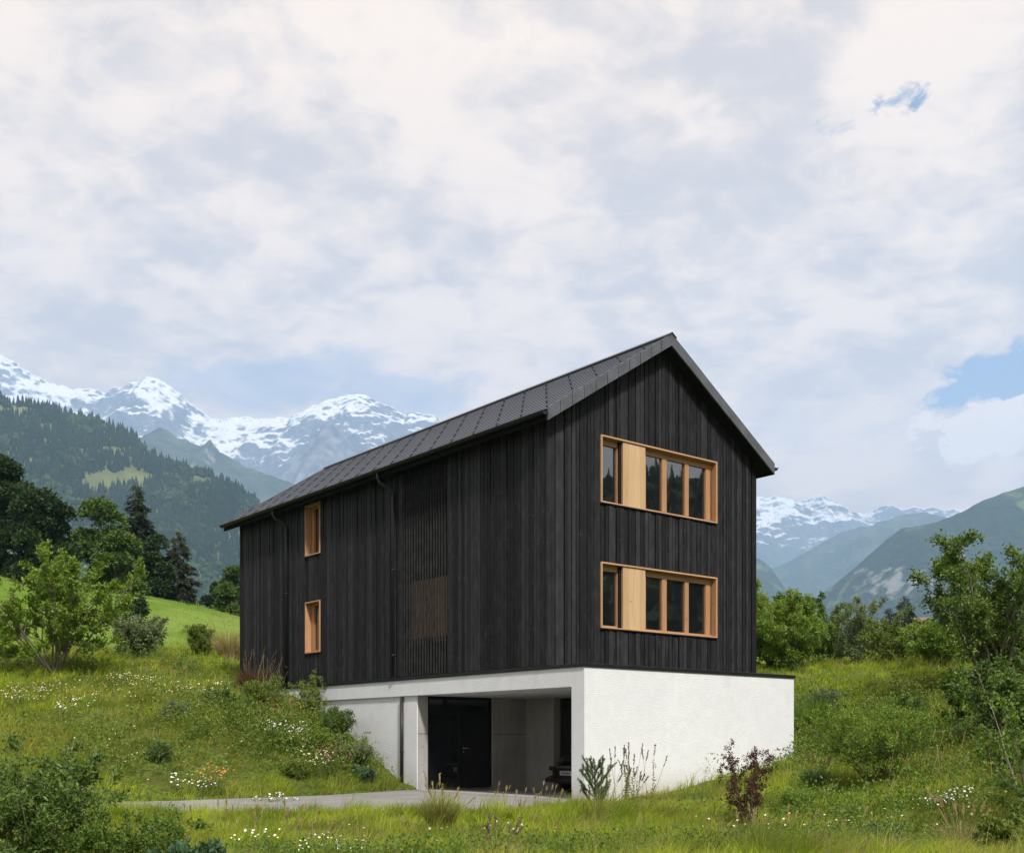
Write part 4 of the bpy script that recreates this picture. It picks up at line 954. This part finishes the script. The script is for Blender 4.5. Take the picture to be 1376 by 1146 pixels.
# ------------------------------------------------------------------ trees on the hill behind
HT = 'trees on the hill behind the meadow'
crown_tree('broadleaf_tree', 'tall dark tree at the left frame edge, its crown above the others', at(2, 100), 10.4, 5.0, G['deep'], G['bark'], .33, 24000, 34, .0, group=HT, trunk=.3)
crown_tree('broadleaf_tree', 'dark broad tree just right of the tallest one at the left edge', at(58, 97), 7.9, 4.4, G['deep'], G['bark'], .32, 22000, 30, -.02, group=HT, trunk=.3)
crown_tree('broadleaf_tree', 'round green tree between the dark left trees and the tall fir', at(138, 108), 7.9, 4.4, G['oak'], G['bark'], .34, 13000, 18, .08, group=HT, trunk=.25)
crown_tree('broadleaf_tree', 'smaller green crown under the round tree, left of the fir', at(160, 101), 5.4, 3.4, G['oak'], G['bark'], .3, 9000, 14, .05, group=HT, trunk=.2)
conifer('fir_tree', 'tall dark fir rising above the hill trees', at(183, 112), 10.6, 3.4, G['fir'], G['bark'], 24000, .38, 26, HT, .75, .08, .3)
crown_tree('broadleaf_tree', 'dark bushy tree tucked against the right side of the tall fir', at(212, 109), 5.9, 3.2, G['deep'], G['bark'], .3, 9000, 14, .03, group=HT, trunk=.2)
conifer('fir_tree', 'thin brownish fir at the right end of the hill trees', at(240, 111), 6.9, 2.3, G['rust'], G['bark'], 13000, .3, 22, HT, .7, .05, .35)
crown_tree('broadleaf_tree', 'green tree just behind the left end of the house roof', at(318, 128), 6.8, 3.2, G['oak'], G['bark'], .34, 10000, 16, .05, group=HT, trunk=.25)
crown_tree('broadleaf_tree', 'dark round tree left of the house beyond the green hill', at(290, 131), 4.9, 2.0, G['deep'], G['bark'], .3, 8000, 14, .03, group=HT, trunk=.2)
crown_tree('broadleaf_tree', 'low round tree in front of the house end, lowest on the hill', at(307, 122), 3.6, 2.1, G['oak'], G['bark'], .3, 7000, 12, .02, group=HT, trunk=.2)
conifer('fir_tree', 'dark fir tops beyond the shrubs left of the chalet roof', at(1216, 230), 8.5, 3.6, G['fir'], G['bark'], 5000, .6, 18, HT, .8, .1, .3)
conifer('fir_tree', 'low fir at the left shoulder of the far dark fir', at(1196, 236), 6.4, 3.4, G['fir'], G['bark'], 4000, .6, 14, HT, .8, .1, .3)

# ------------------------------------------------------------------ chalet far behind the right slope
def chalet(px, Y, rot, label):
    o = empty('chalet', at(px, Y), rot); tag(o, label, 'house', 'chalets in the distance')
    wood = m_plain('chalet_wood', (.11, .05, .028), .8, .2, 0, .25, 2); tile = m_plain('chalet_roof', (.20, .13, .10), .8, .2, 0, .2, 1); wht = m_plain('chalet_plaster', (.6, .58, .52), .9, .2)
    mb = MB(); mb.box(-3.4, 3.4, -3.4, 3.4, -1, 2.2); mb.build('ground_floor', wht, o)
    mb = MB(); mb.prism([(-3.5, -3.5, 2.2), (3.5, -3.5, 2.2), (3.5, -3.5, 4.0), (0, -3.5, 5.4), (-3.5, -3.5, 4.0)], (0, 7, 0)); mb.build('wall', wood, o)
    mb = MB()
    for s in (-1, 1): mb.prism([(0, -4.4, 5.5), (s*4.5, -4.4, 3.7), (s*4.5, -4.4, 3.95), (0, -4.4, 5.78)], (0, 8.8, 0))
    rf = mb.build('roof', tile, o); mb = MB(); mb.box(1.2, 1.9, .5, 1.2, 4.9, 6.3); mb.build('chimney', wht, rf)
    for x in (-1.8, 0, 1.8):
        mb = MB(); mb.box(x-.45, x+.45, -3.56, -3.5, 2.7, 3.7); wn = mb.build('window', wht, o)
        mb = MB(); mb.box(x-.36, x+.36, -3.575, -3.56, 2.8, 3.6); mb.build('pane', M['glass'], wn)
chalet(1226, 275, R(40), 'brown chalet roof showing above the shrubs on the right'); chalet(1262, 300, R(-35), 'second chalet, half hidden beneath the big right tree')
# ------------------------------------------------------------------ grass
rng = np.random.default_rng(77)
def grass_spots(n, y0, y1, k0=-.62, k1=.62):
    Y = np.exp(rng.uniform(math.log(y0), math.log(y1), n)); X = rng.uniform(k0, k1, n)*Y
    u, t = to_local(X, Y)
    bad = in_poly(X, Y, DRIVE) | ((u > -.03) & (u < W_+.04) & (t > -PL-.04) & (t < L_+.04))
    X, Y = X[~bad], Y[~bad]; Z = ground_z(X, Y, False)
    return np.stack([X, Y, Z-.03], 1)
def m_grass(name, cols, dry, dryamt):
    t = new_mat(name); big = t.noise(t.pos, .22, 4, .6); fine = t.noise(t.pos, 1.3, 3, .6)
    k = len(cols)-1; v = t.m('ADD', t.m('MULTIPLY', t.isl, .45), t.m('MULTIPLY', t.step(fine, .32, .68), .55))
    c = t.ramp(v, [(.05+.9*i/k, q) for i, q in enumerate(cols)])
    c = t.mix(t.m('MULTIPLY', t.step(big, .45, .66), dryamt), c, dry)
    lush = t.noise(t.pos, .5, 4, .6); c = t.mix(t.m('MULTIPLY', t.step(lush, .56, .40), .6), c, tuple(q*.8 for q in cols[0]))
    fin(t, c, .55, .25)
    tr = t.new('ShaderNodeBsdfTranslucent'); t.put(tr.inputs[0], t.mix(1.0, c, (1.3, 1.35, .6), 'MULTIPLY'))
    mx = t.new('ShaderNodeMixShader'); mx.inputs[0].default_value = .45
    t.l.new(t.b.outputs[0], mx.inputs[1]); t.l.new(tr.outputs[0], mx.inputs[2]); t.l.new(mx.outputs[0], t.out.inputs[0])
    return t.mat
gm = m_grass('meadow_grass', [(.09, .15, .009), (.30, .385, .022), (.48, .53, .065)], (.30, .26, .08), .75)
gd = m_grass('dry_grass', [(.17, .15, .05), (.27, .22, .09), (.34, .29, .14)], (.20, .20, .07), .5)
def lawn(name, n, y0, y1, hmean, wd, nseg, mat, bend=.55, **kw):
    p = grass_spots(n, y0, y1, **kw); x, y = p[:, 0], p[:, 1]; m = len(p)
    tuft = np.clip(.5+1.5*fbm(x*1.1, y*.9, 3), 0, 1); patch = np.clip(.5+1.2*fbm(x*.17+5, y*.17, 3), 0, 1)
    h = hmean*(.22+1.35*tuft**1.6)*(.5+.8*patch)*rng.uniform(.5, 1.3, m)
    u, t = to_local(x, y)
    nd = np.maximum(0, 1-np.abs((y-24.6)/2.2))*((x > -9) & (x < 1.4))      # cropped along the drive
    h *= 1-.45*nd
    wind = fbm(x*.5, y*.5, 2)*2.5+rng.normal(size=m)*1.3
    o = blades_obj(name, p, np.stack([np.cos(wind), np.sin(wind)], 1), h, wd*rng.uniform(.6, 1.4, m)*np.clip(y/y0, 1, 2.2), bend*rng.uniform(.3, 1.6, m), mat, None, nseg)
    tag(o, kind='stuff'); return o
def tufts(name, n, per, y0, y1, hmean, wd, rad, mat, nseg=3):
    p = grass_spots(n, y0, y1); m = len(p)
    th = hmean*rng.uniform(.35, 1.55, m)*np.clip(.65+1.1*fbm(p[:, 0]*.3, p[:, 1]*.3, 3), .35, 1.4); tr = rad*rng.uniform(.5, 1.4, m)
    i = np.repeat(np.arange(m), per); k = len(i); an = rng.uniform(0, 2*np.pi, k); rr_ = np.sqrt(rng.uniform(0, 1, k)); d = np.stack([np.cos(an), np.sin(an)], 1)
    root = p[i].copy(); root[:, :2] += d*(rr_*tr[i])[:, None]
    u, t = to_local(root[:, 0], root[:, 1]); ok = ~(in_poly(root[:, 0], root[:, 1], DRIVE) | ((u > -.04) & (u < W_+.05) & (t > -PL-.05) & (t < L_+.05)))
    wind = np.array([.35, -.1]); dd = d*rr_[:, None]+wind+rng.normal(size=(k, 2))*.25
    o = blades_obj(name, root[ok], dd[ok], (th[i]*rng.uniform(.6, 1.1, k))[ok], (wd*rng.uniform(.6, 1.4, k)*np.clip(root[:, 1]/y0, 1, 2.2))[ok], (rng.uniform(.35, 1.1, k))[ok], mat, None, nseg)
    tag(o, kind='stuff')
tufts('grass_tufts', 6000, 28, 8.5, 21.5, .44, .0055, .10, gm)
tufts('grass_tufts', 11000, 24, 20, 52, .46, .010, .16, gm, 2)
tufts('grass_tufts', 1100, 30, 8.5, 40, .54, .006, .10, gd)
lawn('foreground_grass', 90000, 8.5, 21, .31, .0055, 3, gm)
lawn('meadow_grass', 150000, 19, 52, .30, .011, 2, gm)
lawn('hill_grass', 60000, 50, 132, .24, .035, 1, gm, k0=-.6, k1=.6)
lawn('dry_grass', 11000, 8.5, 21, .42, .004, 3, gd, .45)
lawn('dry_grass', 24000, 19, 50, .44, .009, 2, gd, .45)

# --- low leafy ground cover and tiny scattered blossoms between the grass
def cover(name, spots, leaf, mat, hgt, per):
    Pt = []; D = []
    for (x, y, sx, sy, n) in spots:
        X = x+rng.normal(size=n)*sx; Y = y+rng.normal(size=n)*sy; u, t = to_local(X, Y)
        ok = ~(in_poly(X, Y, DRIVE) | ((u > -.1) & (u < W_+.1) & (t > -PL-.1) & (t < L_+.1))); X, Y = X[ok], Y[ok]
        Z = ground_z(X, Y, False); H = hgt*rng.uniform(.3, 1.25, len(X))
        for xx, yy, zz, h in zip(X, Y, Z, H):
            q = rng.normal(size=(per, 3))*np.array([.10, .10, .0]); q[:, 2] = np.minimum(np.abs(rng.normal(size=per)), 1.5)*h*.5
            Pt.append(q+np.array([xx, yy, zz])); D.append(q*np.array([3, 3, .4])+rng.normal(size=(per, 3))*.5+np.array([0, 0, .35]))
    Pt = np.concatenate(Pt); D = np.concatenate(D); L = leaf*rng.uniform(.5, 1.3, len(Pt))
    v, f = leaf_geo(Pt, D, L, L*.5, .15, .5); tag(link(name, np_mesh(name, v, [f], mat)), kind='stuff')
def sp(px, Y, sx, sy, n): p = at(px, Y); return (p[0], p[1], sx, sy, n)
cover('ground_cover', [sp(355, 31.5, 1.0, 1.0, 260), sp(410, 31.2, .8, 1.0, 240), sp(310, 31, .9, 1.2, 130), sp(450, 31.0, .6, .7, 180), sp(280, 33, 1.5, 1.0, 90), sp(60, 26, 1.5, 1.0, 60), sp(180, 29, 1.6, 1.0, 60), sp(1130, 33, 1.6, 1.6, 150), sp(1230, 32, 1.6, 1.8, 150), sp(1095, 29.5, .7, 1.5, 90), sp(1180, 27, 1.5, 1.2, 110)], .085, G['juniper'], .78, 36)
cover('ground_cover', [sp(330, 31.5, 1.3, 1.0, 130), sp(425, 30.8, .8, .9, 170), sp(1150, 29.5, 1.6, 1.6, 120), sp(1290, 27, 1.2, 2, 140), sp(1330, 21, .9, 1.4, 120), sp(1090, 21, 1.0, 1.0, 60), sp(1240, 19, 1.4, 1.0, 90), sp(230, 42.5, 1.6, .7, 90), sp(60, 38, 2.5, .8, 90)], .075, G['mid'], .72, 36)
cover('ground_cover', [sp(300, 12.0, .6, .6, 120), sp(430, 12.6, .7, .6, 140), sp(560, 12.8, .5, .5, 90), sp(860, 13.8, .9, .6, 120), sp(1080, 14.4, .9, .8, 150), sp(1250, 14.5, .7, .8, 140), sp(690, 13.0, .6, .5, 90), sp(980, 13.6, .7, .6, 100), sp(1180, 17.5, .9, .9, 120)], .05, G['mid'], .36, 30)
cover('ground_cover', [sp(380, 12.4, .8, .5, 70), sp(620, 13, .8, .5, 70), sp(1130, 15.5, 1.0, .9, 110), sp(790, 14, .6, .5, 50), sp(1290, 16, .7, 1.0, 90)], .05, G['dark'], .32, 30)
def blossoms(name, spots, rad, mat, mat2, hgt):
    Pt = []
    for (x, y, sx, sy, n) in spots:
        X = x+rng.normal(size=n)*sx; Y = y+rng.normal(size=n)*sy; u, t = to_local(X, Y)
        ok = ~(in_poly(X, Y, DRIVE) | ((u > -.1) & (u < W_+.1) & (t > -PL-.1) & (t < L_+.1))); X, Y = X[ok], Y[ok]
        Pt.append(np.stack([X, Y, ground_z(X, Y, False)+hgt*rng.uniform(.6, 1.15, len(X))], 1))
    Pt = np.concatenate(Pt); N_ = rng.normal(size=Pt.shape)*.4+np.array([0, -.4, 1])
    v, f, mi = flower_geo(Pt, N_, rad*rng.uniform(.5, 1.1, len(Pt)), 6); tag(link(name, np_mesh(name, v, [f], [mat, mat2], mi)), kind='stuff')
blossoms('scattered_blossoms', [sp(60, 32, 2.2, .8, 160), sp(190, 33.5, 1.8, .8, 130), sp(280, 33, 1.3, .8, 120), sp(150, 28, 2.5, 1.2, 40), sp(380, 31.5, .9, .8, 90), sp(1230, 34, 2.0, 1.5, 70), sp(1150, 17, 1.6, 1.0, 60), sp(760, 15, 1.5, .6, 14), sp(330, 14, 1.4, .5, 20)], .022, G['cream'], G['petal'], .36)
blossoms('scattered_blossoms', [sp(40, 32, 2.0, .7, 70), sp(200, 33.5, 1.6, .7, 40), sp(290, 27, .5, .5, 30), sp(360, 33, .8, .5, 40), sp(430, 30.5, .5, .4, 30)], .022, G['orange'], G['redp'], .40)
rng = np.random.default_rng(78)
# ------------------------------------------------------------------ mountains
def m_mount(name, kind):
    t = new_mat(name); x, y, z = t.sep(t.pos); nx_, ny_, nz_ = t.sep(t.nor)
    if kind == 'snow':
        n1 = t.noise(t.scale(t.pos, (1, 1, .6)), .0013, 8, .58, .4); n2 = t.noise(t.scale(t.pos, (1, 1, .35)), .006, 7, .66, .3); n3 = t.noise(t.pos, .022, 5, .65)
        rock = t.ramp(t.m('ADD', t.m('MULTIPLY', n2, .6), t.m('MULTIPLY', n3, .4)), [(.3, (.05, .05, .052)), (.7, (.20, .19, .18))])
        s = t.m('ADD', t.m('MULTIPLY', t.step(z, 1500, 3700), .34), t.m('ADD', t.m('MULTIPLY', nz_, 1.1), t.m('ADD', t.m('MULTIPLY', n1, .75), t.m('MULTIPLY', n2, .38))))
        f = t.step(t.m('ADD', s, t.m('MULTIPLY', n3, .36)), 1.68, 1.86)
        low = t.mix(t.step(z, 2300, 1500), rock, (.075, .10, .045))
        c = t.mix(f, low, (.76, .77, .78))
        return fin(t, c, .8, .2, t.bump(t.m('ADD', n3, n2), .9, 70))
    n1 = t.noise(t.pos, .004, 7, .6, .3); n2 = t.noise(t.pos, .022, 6, .65); n3 = t.noise(t.scale(t.pos, (1.6, 1, .25)), .012, 6, .62)
    if kind == 'alp':
        c = t.ramp(t.m('ADD', t.m('MULTIPLY', n1, .6), t.m('MULTIPLY', n2, .4)), [(.36, (.026, .034, .024)), (.5, (.05, .064, .04)), (.64, (.095, .105, .07))])
        c = t.mix(t.step(t.m('ADD', t.m('MULTIPLY', n3, .8), t.m('MULTIPLY', t.m('SUBTRACT', 1, nz_), .5)), .62, .74), c, (.20, .19, .17))
    else:
        c = t.ramp(n2, [(.3, (.010, .018, .010)), (.7, (.032, .045, .022))])
        c = t.mix(t.step(n1, .58, .64), c, (.09, .12, .04))
        up = t.step(z, 900, 1400); c = t.mix(t.m('MULTIPLY', up, t.step(n1, .38, .6)), c, (.10, .12, .05))
        q = P(1190, 790, 4300)
        u = t.m('DIVIDE', t.m('SUBTRACT', x, q.x), 150); v = t.m('DIVIDE', t.m('SUBTRACT', z, q.z), 150)
        g = t.m('EXPONENT', t.m('MULTIPLY', -1, t.m('ADD', t.m('MULTIPLY', u, u), t.m('MULTIPLY', v, v))))
        cl = t.m('MULTIPLY', t.step(t.m('ADD', t.m('MULTIPLY', g, .5), n3), .88, 1.04), .8)
        c = t.mix(cl, c, (.25, .24, .225))
    return fin(t, c, .9, .1, t.bump(t.m('ADD', n2, n3), .7, 14))
def massif(name, prof, D, a, b, zb, lam, amp, mat, seed, nxp=420, nyp=130, rough=.010, power=1.15, kind='structure', oct=7):
    px = np.array([q[0] for q in prof], float); py = np.array([q[1] for q in prof], float)
    k = np.linspace((px[0]-688)/F, (px[-1]-688)/F, nxp); H = CZ+(HY-np.interp(k*F+688, px, py))/F*D
    X = k*D; v = np.r_[np.linspace(0, 1, nyp)**.8, 1+np.linspace(0, 1, nyp//3)[1:]]
    Y = np.where(v <= 1, D-a*(1-v), D+b*(v-1)); XX, YY = np.meshgrid(X, Y); HH = np.broadcast_to(H, XX.shape)
    q = np.where(YY <= D, (D-YY)/a, (YY-D)/b); s = (1-np.clip(q, 0, 1))**power
    rel = HH-zb
    n = fbm(XX/lam+seed, YY/lam*.75+seed*.7, oct, True, .52); n2 = fbm(XX/lam*2.2-seed, YY/lam*2.2, 5)
    env = np.clip(q*3.2, 0, 1)*(1-np.clip((q-.75)*4, 0, 1))
    Z = zb+rel*s+rel*amp*env*(n-.35)*(.5+.5*s)+rel*amp*.35*env*n2
    Z += rel*rough*np.clip(1-q*6, 0, 1)*fbm(XX/(lam*.11), YY/(lam*.11)+seed, 4, True)*1.0
    m, r = len(X), len(Y); ii = (np.arange(r-1)[:, None]*m+np.arange(m-1)).ravel()
    o = link(name, np_mesh(name, np.stack([XX, YY, Z], -1), [np.stack([ii, ii+1, ii+m+1, ii+m], 1)], mat, smooth=True))
    tag(o, kind=kind); return o, (XX, YY, Z)
ms = m_mount('snowy_rock', 'snow'); ma = m_mount('alpine_slope', 'alp'); mf = m_mount('forested_slope', 'wood')
massif('snow_mountains', [(-260, 560), (-140, 520), (-60, 470), (-20, 468), (0, 481), (20, 491), (45, 507), (65, 518), (82, 521), (100, 524), (140, 529), (155, 523), (172, 518), (186, 516), (197, 509), (206, 511), (215, 514), (228, 522), (240, 531), (252, 542), (265, 553), (285, 566), (310, 565), (330, 563), (350, 566), (375, 564), (390, 563), (400, 558), (410, 552), (425, 547), (440, 541), (455, 538), (470, 534), (480, 533), (492, 535), (505, 542), (530, 552), (545, 561), (553, 556), (560, 557), (585, 562), (600, 574), (640, 600), (700, 640), (800, 690), (900, 735), (1000, 810), (1120, 910)],
       11000, 3600, 2500, 300, 1500, .30, ms, 2.3, 560, 260, .014)
massif('rock_peak', [(200, 860), (270, 770), (330, 690), (360, 650), (385, 622), (405, 607), (425, 585), (440, 569), (450, 577), (462, 590), (478, 606), (500, 640), (530, 680), (590, 770), (650, 860)], 9000, 1500, 900, 300, 700, .22, m_plain('grey_rock', (.12, .118, .115), .9, .1, 0, .5, .01), 5.1, 180, 80, .02, .9)
massif('alpine_ridge', [(60, 640), (130, 610), (170, 596), (190, 590), (203, 583), (215, 577), (228, 583), (240, 590), (255, 596), (268, 600), (276, 598), (283, 592), (288, 600), (295, 609), (312, 619), (330, 629), (365, 641), (400, 655), (440, 690), (520, 760), (600, 820), (700, 920)], 6200, 2300, 1500, 0, 1100, .18, ma, 7.7, 360, 110, .010, 1.0)
fh, (FX, FY, FZ) = massif('forest_hill', [(-420, 440), (-300, 455), (-150, 490), (-60, 520), (0, 538), (20, 544), (70, 552), (100, 562), (140, 568), (180, 588), (200, 612), (240, 627), (260, 633), (280, 638), (310, 653), (350, 676), (362, 700), (400, 740), (460, 790), (560, 850), (700, 900)],
       2700, 1500, 900, -120, 620, .13, m_plain('hill_meadow', (.105, .12, .045), .9, .1, 0, .25, .012), 3.9, 260, 110, .004, 1.0, oct=4)
massif('snow_mountains', [(560, 900), (700, 770), (800, 715), (850, 700), (930, 690), (985, 660), (1015, 668), (1030, 671), (1042, 668), (1058, 672), (1075, 676), (1088, 671), (1103, 665), (1118, 673), (1135, 682), (1150, 690), (1162, 692), (1176, 686), (1190, 679), (1203, 682), (1215, 685), (1228, 681), (1240, 685), (1255, 683), (1268, 688), (1282, 684), (1300, 690), (1340, 700), (1500, 720)], 12500, 3600, 2200, 500, 1500, .26, ms, 9.4, 380, 150, .012)
massif('alpine_ridge', [(640, 930), (760, 840), (840, 790), (900, 765), (980, 770), (1040, 765), (1080, 745), (1120, 722), (1142, 712), (1165, 708), (1190, 700), (1215, 692), (1240, 690), (1290, 700), (1400, 720), (1500, 740)], 8200, 2600, 1500, 0, 1300, .20, ma, 1.4, 320, 110, .010)
massif('valley_hill', [(700, 920), (790, 830), (860, 775), (960, 745), (1000, 748), (1020, 752), (1035, 762), (1046, 778), (1060, 800), (1090, 840)], 6000, 1500, 900, 0, 900, .15, mf, 6.1, 140, 70, .010)
massif('cliff_hill', [(1040, 880), (1080, 830), (1105, 800), (1130, 778), (1150, 762), (1170, 745), (1192, 725), (1212, 711), (1235, 707), (1258, 703), (1290, 690), (1320, 674), (1350, 663), (1376, 655), (1450, 640), (1600, 600), (1800, 590)], 4600, 2200, 1300, -60, 1000, .16, mf, 4.4, 340, 120, .006)

# --- the woods on the forest hill: thousands of far crowns that read as one mass
def far_cone(r):
    V = []; Fc = []; n = 6
    for z0, z1, rad in ((.08, .5, .20), (.32, .76, .15), (.58, 1.0, .095)):
        b = len(V); V += [(math.cos(2*math.pi*(j+r.uniform(-.2, .2))/n)*rad*r.uniform(.7, 1.2), math.sin(2*math.pi*j/n)*rad*r.uniform(.7, 1.2), z0+r.uniform(-.05, .04)) for j in range(n)]+[(r.uniform(-.01, .01), r.uniform(-.01, .01), z1)]
        Fc += [(b+j, b+(j+1) % n, b+n) for j in range(n)]
    return np.array(V), np.array(Fc)
def far_ball(r):
    import bmesh
    bm = bmesh.new(); bmesh.ops.create_icosphere(bm, subdivisions=2, radius=.5)
    V = np.array([v.co[:] for v in bm.verts]); Fc = np.array([[v.index for v in f.verts] for f in bm.faces]); bm.free()
    V *= (1+.30*np.array([r.uniform(-1, 1) for _ in V]))[:, None]; V[:, 2] = V[:, 2]*.85+.45; V[:, :2] *= .8
    return V, Fc
def wood(name, Q, hmin, hmax, cmat, bmat, broad):
    r = random.Random(8)
    for kind, gen, mat in (('conifer', far_cone, cmat), ('broadleaf', far_ball, bmat)):
        sel = broad if kind == 'broadleaf' else ~broad
        pts = Q[sel]; Vs = []; Fs = []; b = 0
        for v in range(6):
            T, Fc = gen(r); p = pts[v::6]; n = len(p)
            if not n: continue
            a = rng.uniform(0, 2*np.pi, n); h = rng.uniform(hmin, hmax, n)*(.72 if kind == 'broadleaf' else 1); c, s = np.cos(a), np.sin(a); wd = h*rng.uniform(.8, 1.25, n)
            V = np.stack([(T[None, :, 0]*c[:, None]-T[None, :, 1]*s[:, None])*wd[:, None], (T[None, :, 0]*s[:, None]+T[None, :, 1]*c[:, None])*wd[:, None], T[None, :, 2]*h[:, None]], -1)+p[:, None]-np.array([0, 0, 1.])
            Vs.append(V.reshape(-1, 3)); Fs.append((np.arange(n)[:, None, None]*len(T)+Fc[None]).reshape(-1, 3)+b); b += n*len(T)
        if Vs: tag(link(name, np_mesh(name, np.concatenate(Vs), [np.concatenate(Fs)], mat)), kind='stuff')
fcm = m_leaf('far_conifers', [(.009, .017, .010), (.016, .029, .013), (.026, .042, .018)], .8, .0, .004, .1)
fbm_ = m_leaf('far_broadleaves', [(.02, .036, .013), (.033, .054, .018), (.05, .074, .025)], .8, .0, .004, .1)
nT = 46000
i = rng.integers(0, FX.shape[0]-1, nT*2); 
iy = rng.uniform(0, 109, nT*2); ix = rng.uniform(40, 258, nT*2); i0 = iy.astype(int); j0 = ix.astype(int); fy, fx = iy-i0, ix-j0
def bil(A): return (A[i0, j0]*(1-fx)+A[i0, j0+1]*fx)*(1-fy)+(A[i0+1, j0]*(1-fx)+A[i0+1, j0+1]*fx)*fy
Q = np.stack([bil(FX), bil(FY), bil(FZ)], 1)
qx = Q[:, 0]/Q[:, 1]*F+688; qy = HY-(Q[:, 2]-CZ)/Q[:, 1]*F
clear = np.zeros(len(Q), bool); nz = fbm(Q[:, 0]/60, Q[:, 1]/60, 3)
for cx, cy, rx, ry in ((168, 643, 54, 11), (140, 652, 22, 10), (150, 607, 20, 6), (276, 648, 16, 5), (262, 643, 10, 4), (20, 552, 30, 7), (70, 596, 26, 4), (228, 640, 20, 4), (60, 575, 12, 6)):
    clear |= ((qx-cx)/rx)**2+((qy-cy)/ry)**2 < .8+1.2*nz
Q = Q[~clear][:nT]; nz2 = fbm(Q[:, 0]/140+4, Q[:, 1]/140, 3)
hh = (Q[:, 2] < 330)
wood('woods', Q, 15, 30, fcm, fbm_, (nz2+rng.normal(size=len(Q))*.18+.16*hh > .30))
# --- a wooded slope to the right of the frame, which the gable windows mirror
hx, hy_ = np.meshgrid(np.linspace(120, 560, 60), np.linspace(-420, 150, 70))
def hz(x, y): return 6+84*np.clip((x-120)/260, 0, 1)**1.1*(1+.25*fbm(x/90, y/90, 3))-12*np.clip((y-60)/90, 0, 1)
ii = (np.arange(69)[:, None]*60+np.arange(59)).ravel()
o = link('wooded_slope', np_mesh('wooded_slope', np.stack([hx, hy_, hz(hx, hy_)], -1), [np.stack([ii, ii+1, ii+61, ii+60], 1)], m_plain('wood_floor', (.04, .06, .02), .9, .1, 0, .3, .05), smooth=True)); tag(o, kind='structure')
xs, ys = rng.uniform(165, 470, 3600), rng.uniform(-380, 110, 3600)
wood('woods', np.stack([xs, ys, hz(xs, ys)], 1), 7, 15, fcm, fbm_, rng.uniform(size=3600) < .5)

# ------------------------------------------------------------------ haze
mb = MB(); mb.box(-11500, 11500, -4500, 14900, -460, 4050)
t = NT(bpy.data.materials.new('haze').node_tree) if False else None
hm = bpy.data.materials.new('haze'); hm.use_nodes = True; t = NT(hm.node_tree); t.n.clear()
pv = t.new('ShaderNodeVolumePrincipled'); pv.inputs['Color'].default_value = (.43, .655, 1, 1); pv.inputs['Density'].default_value = 9e-5; pv.inputs['Anisotropy'].default_value = .1
t.l.new(pv.outputs[0], t.new('ShaderNodeOutputMaterial').inputs['Volume'])
try: hm.cycles.homogeneous_volume = True
except Exception: pass
tag(mb.build('haze', hm), kind='stuff')
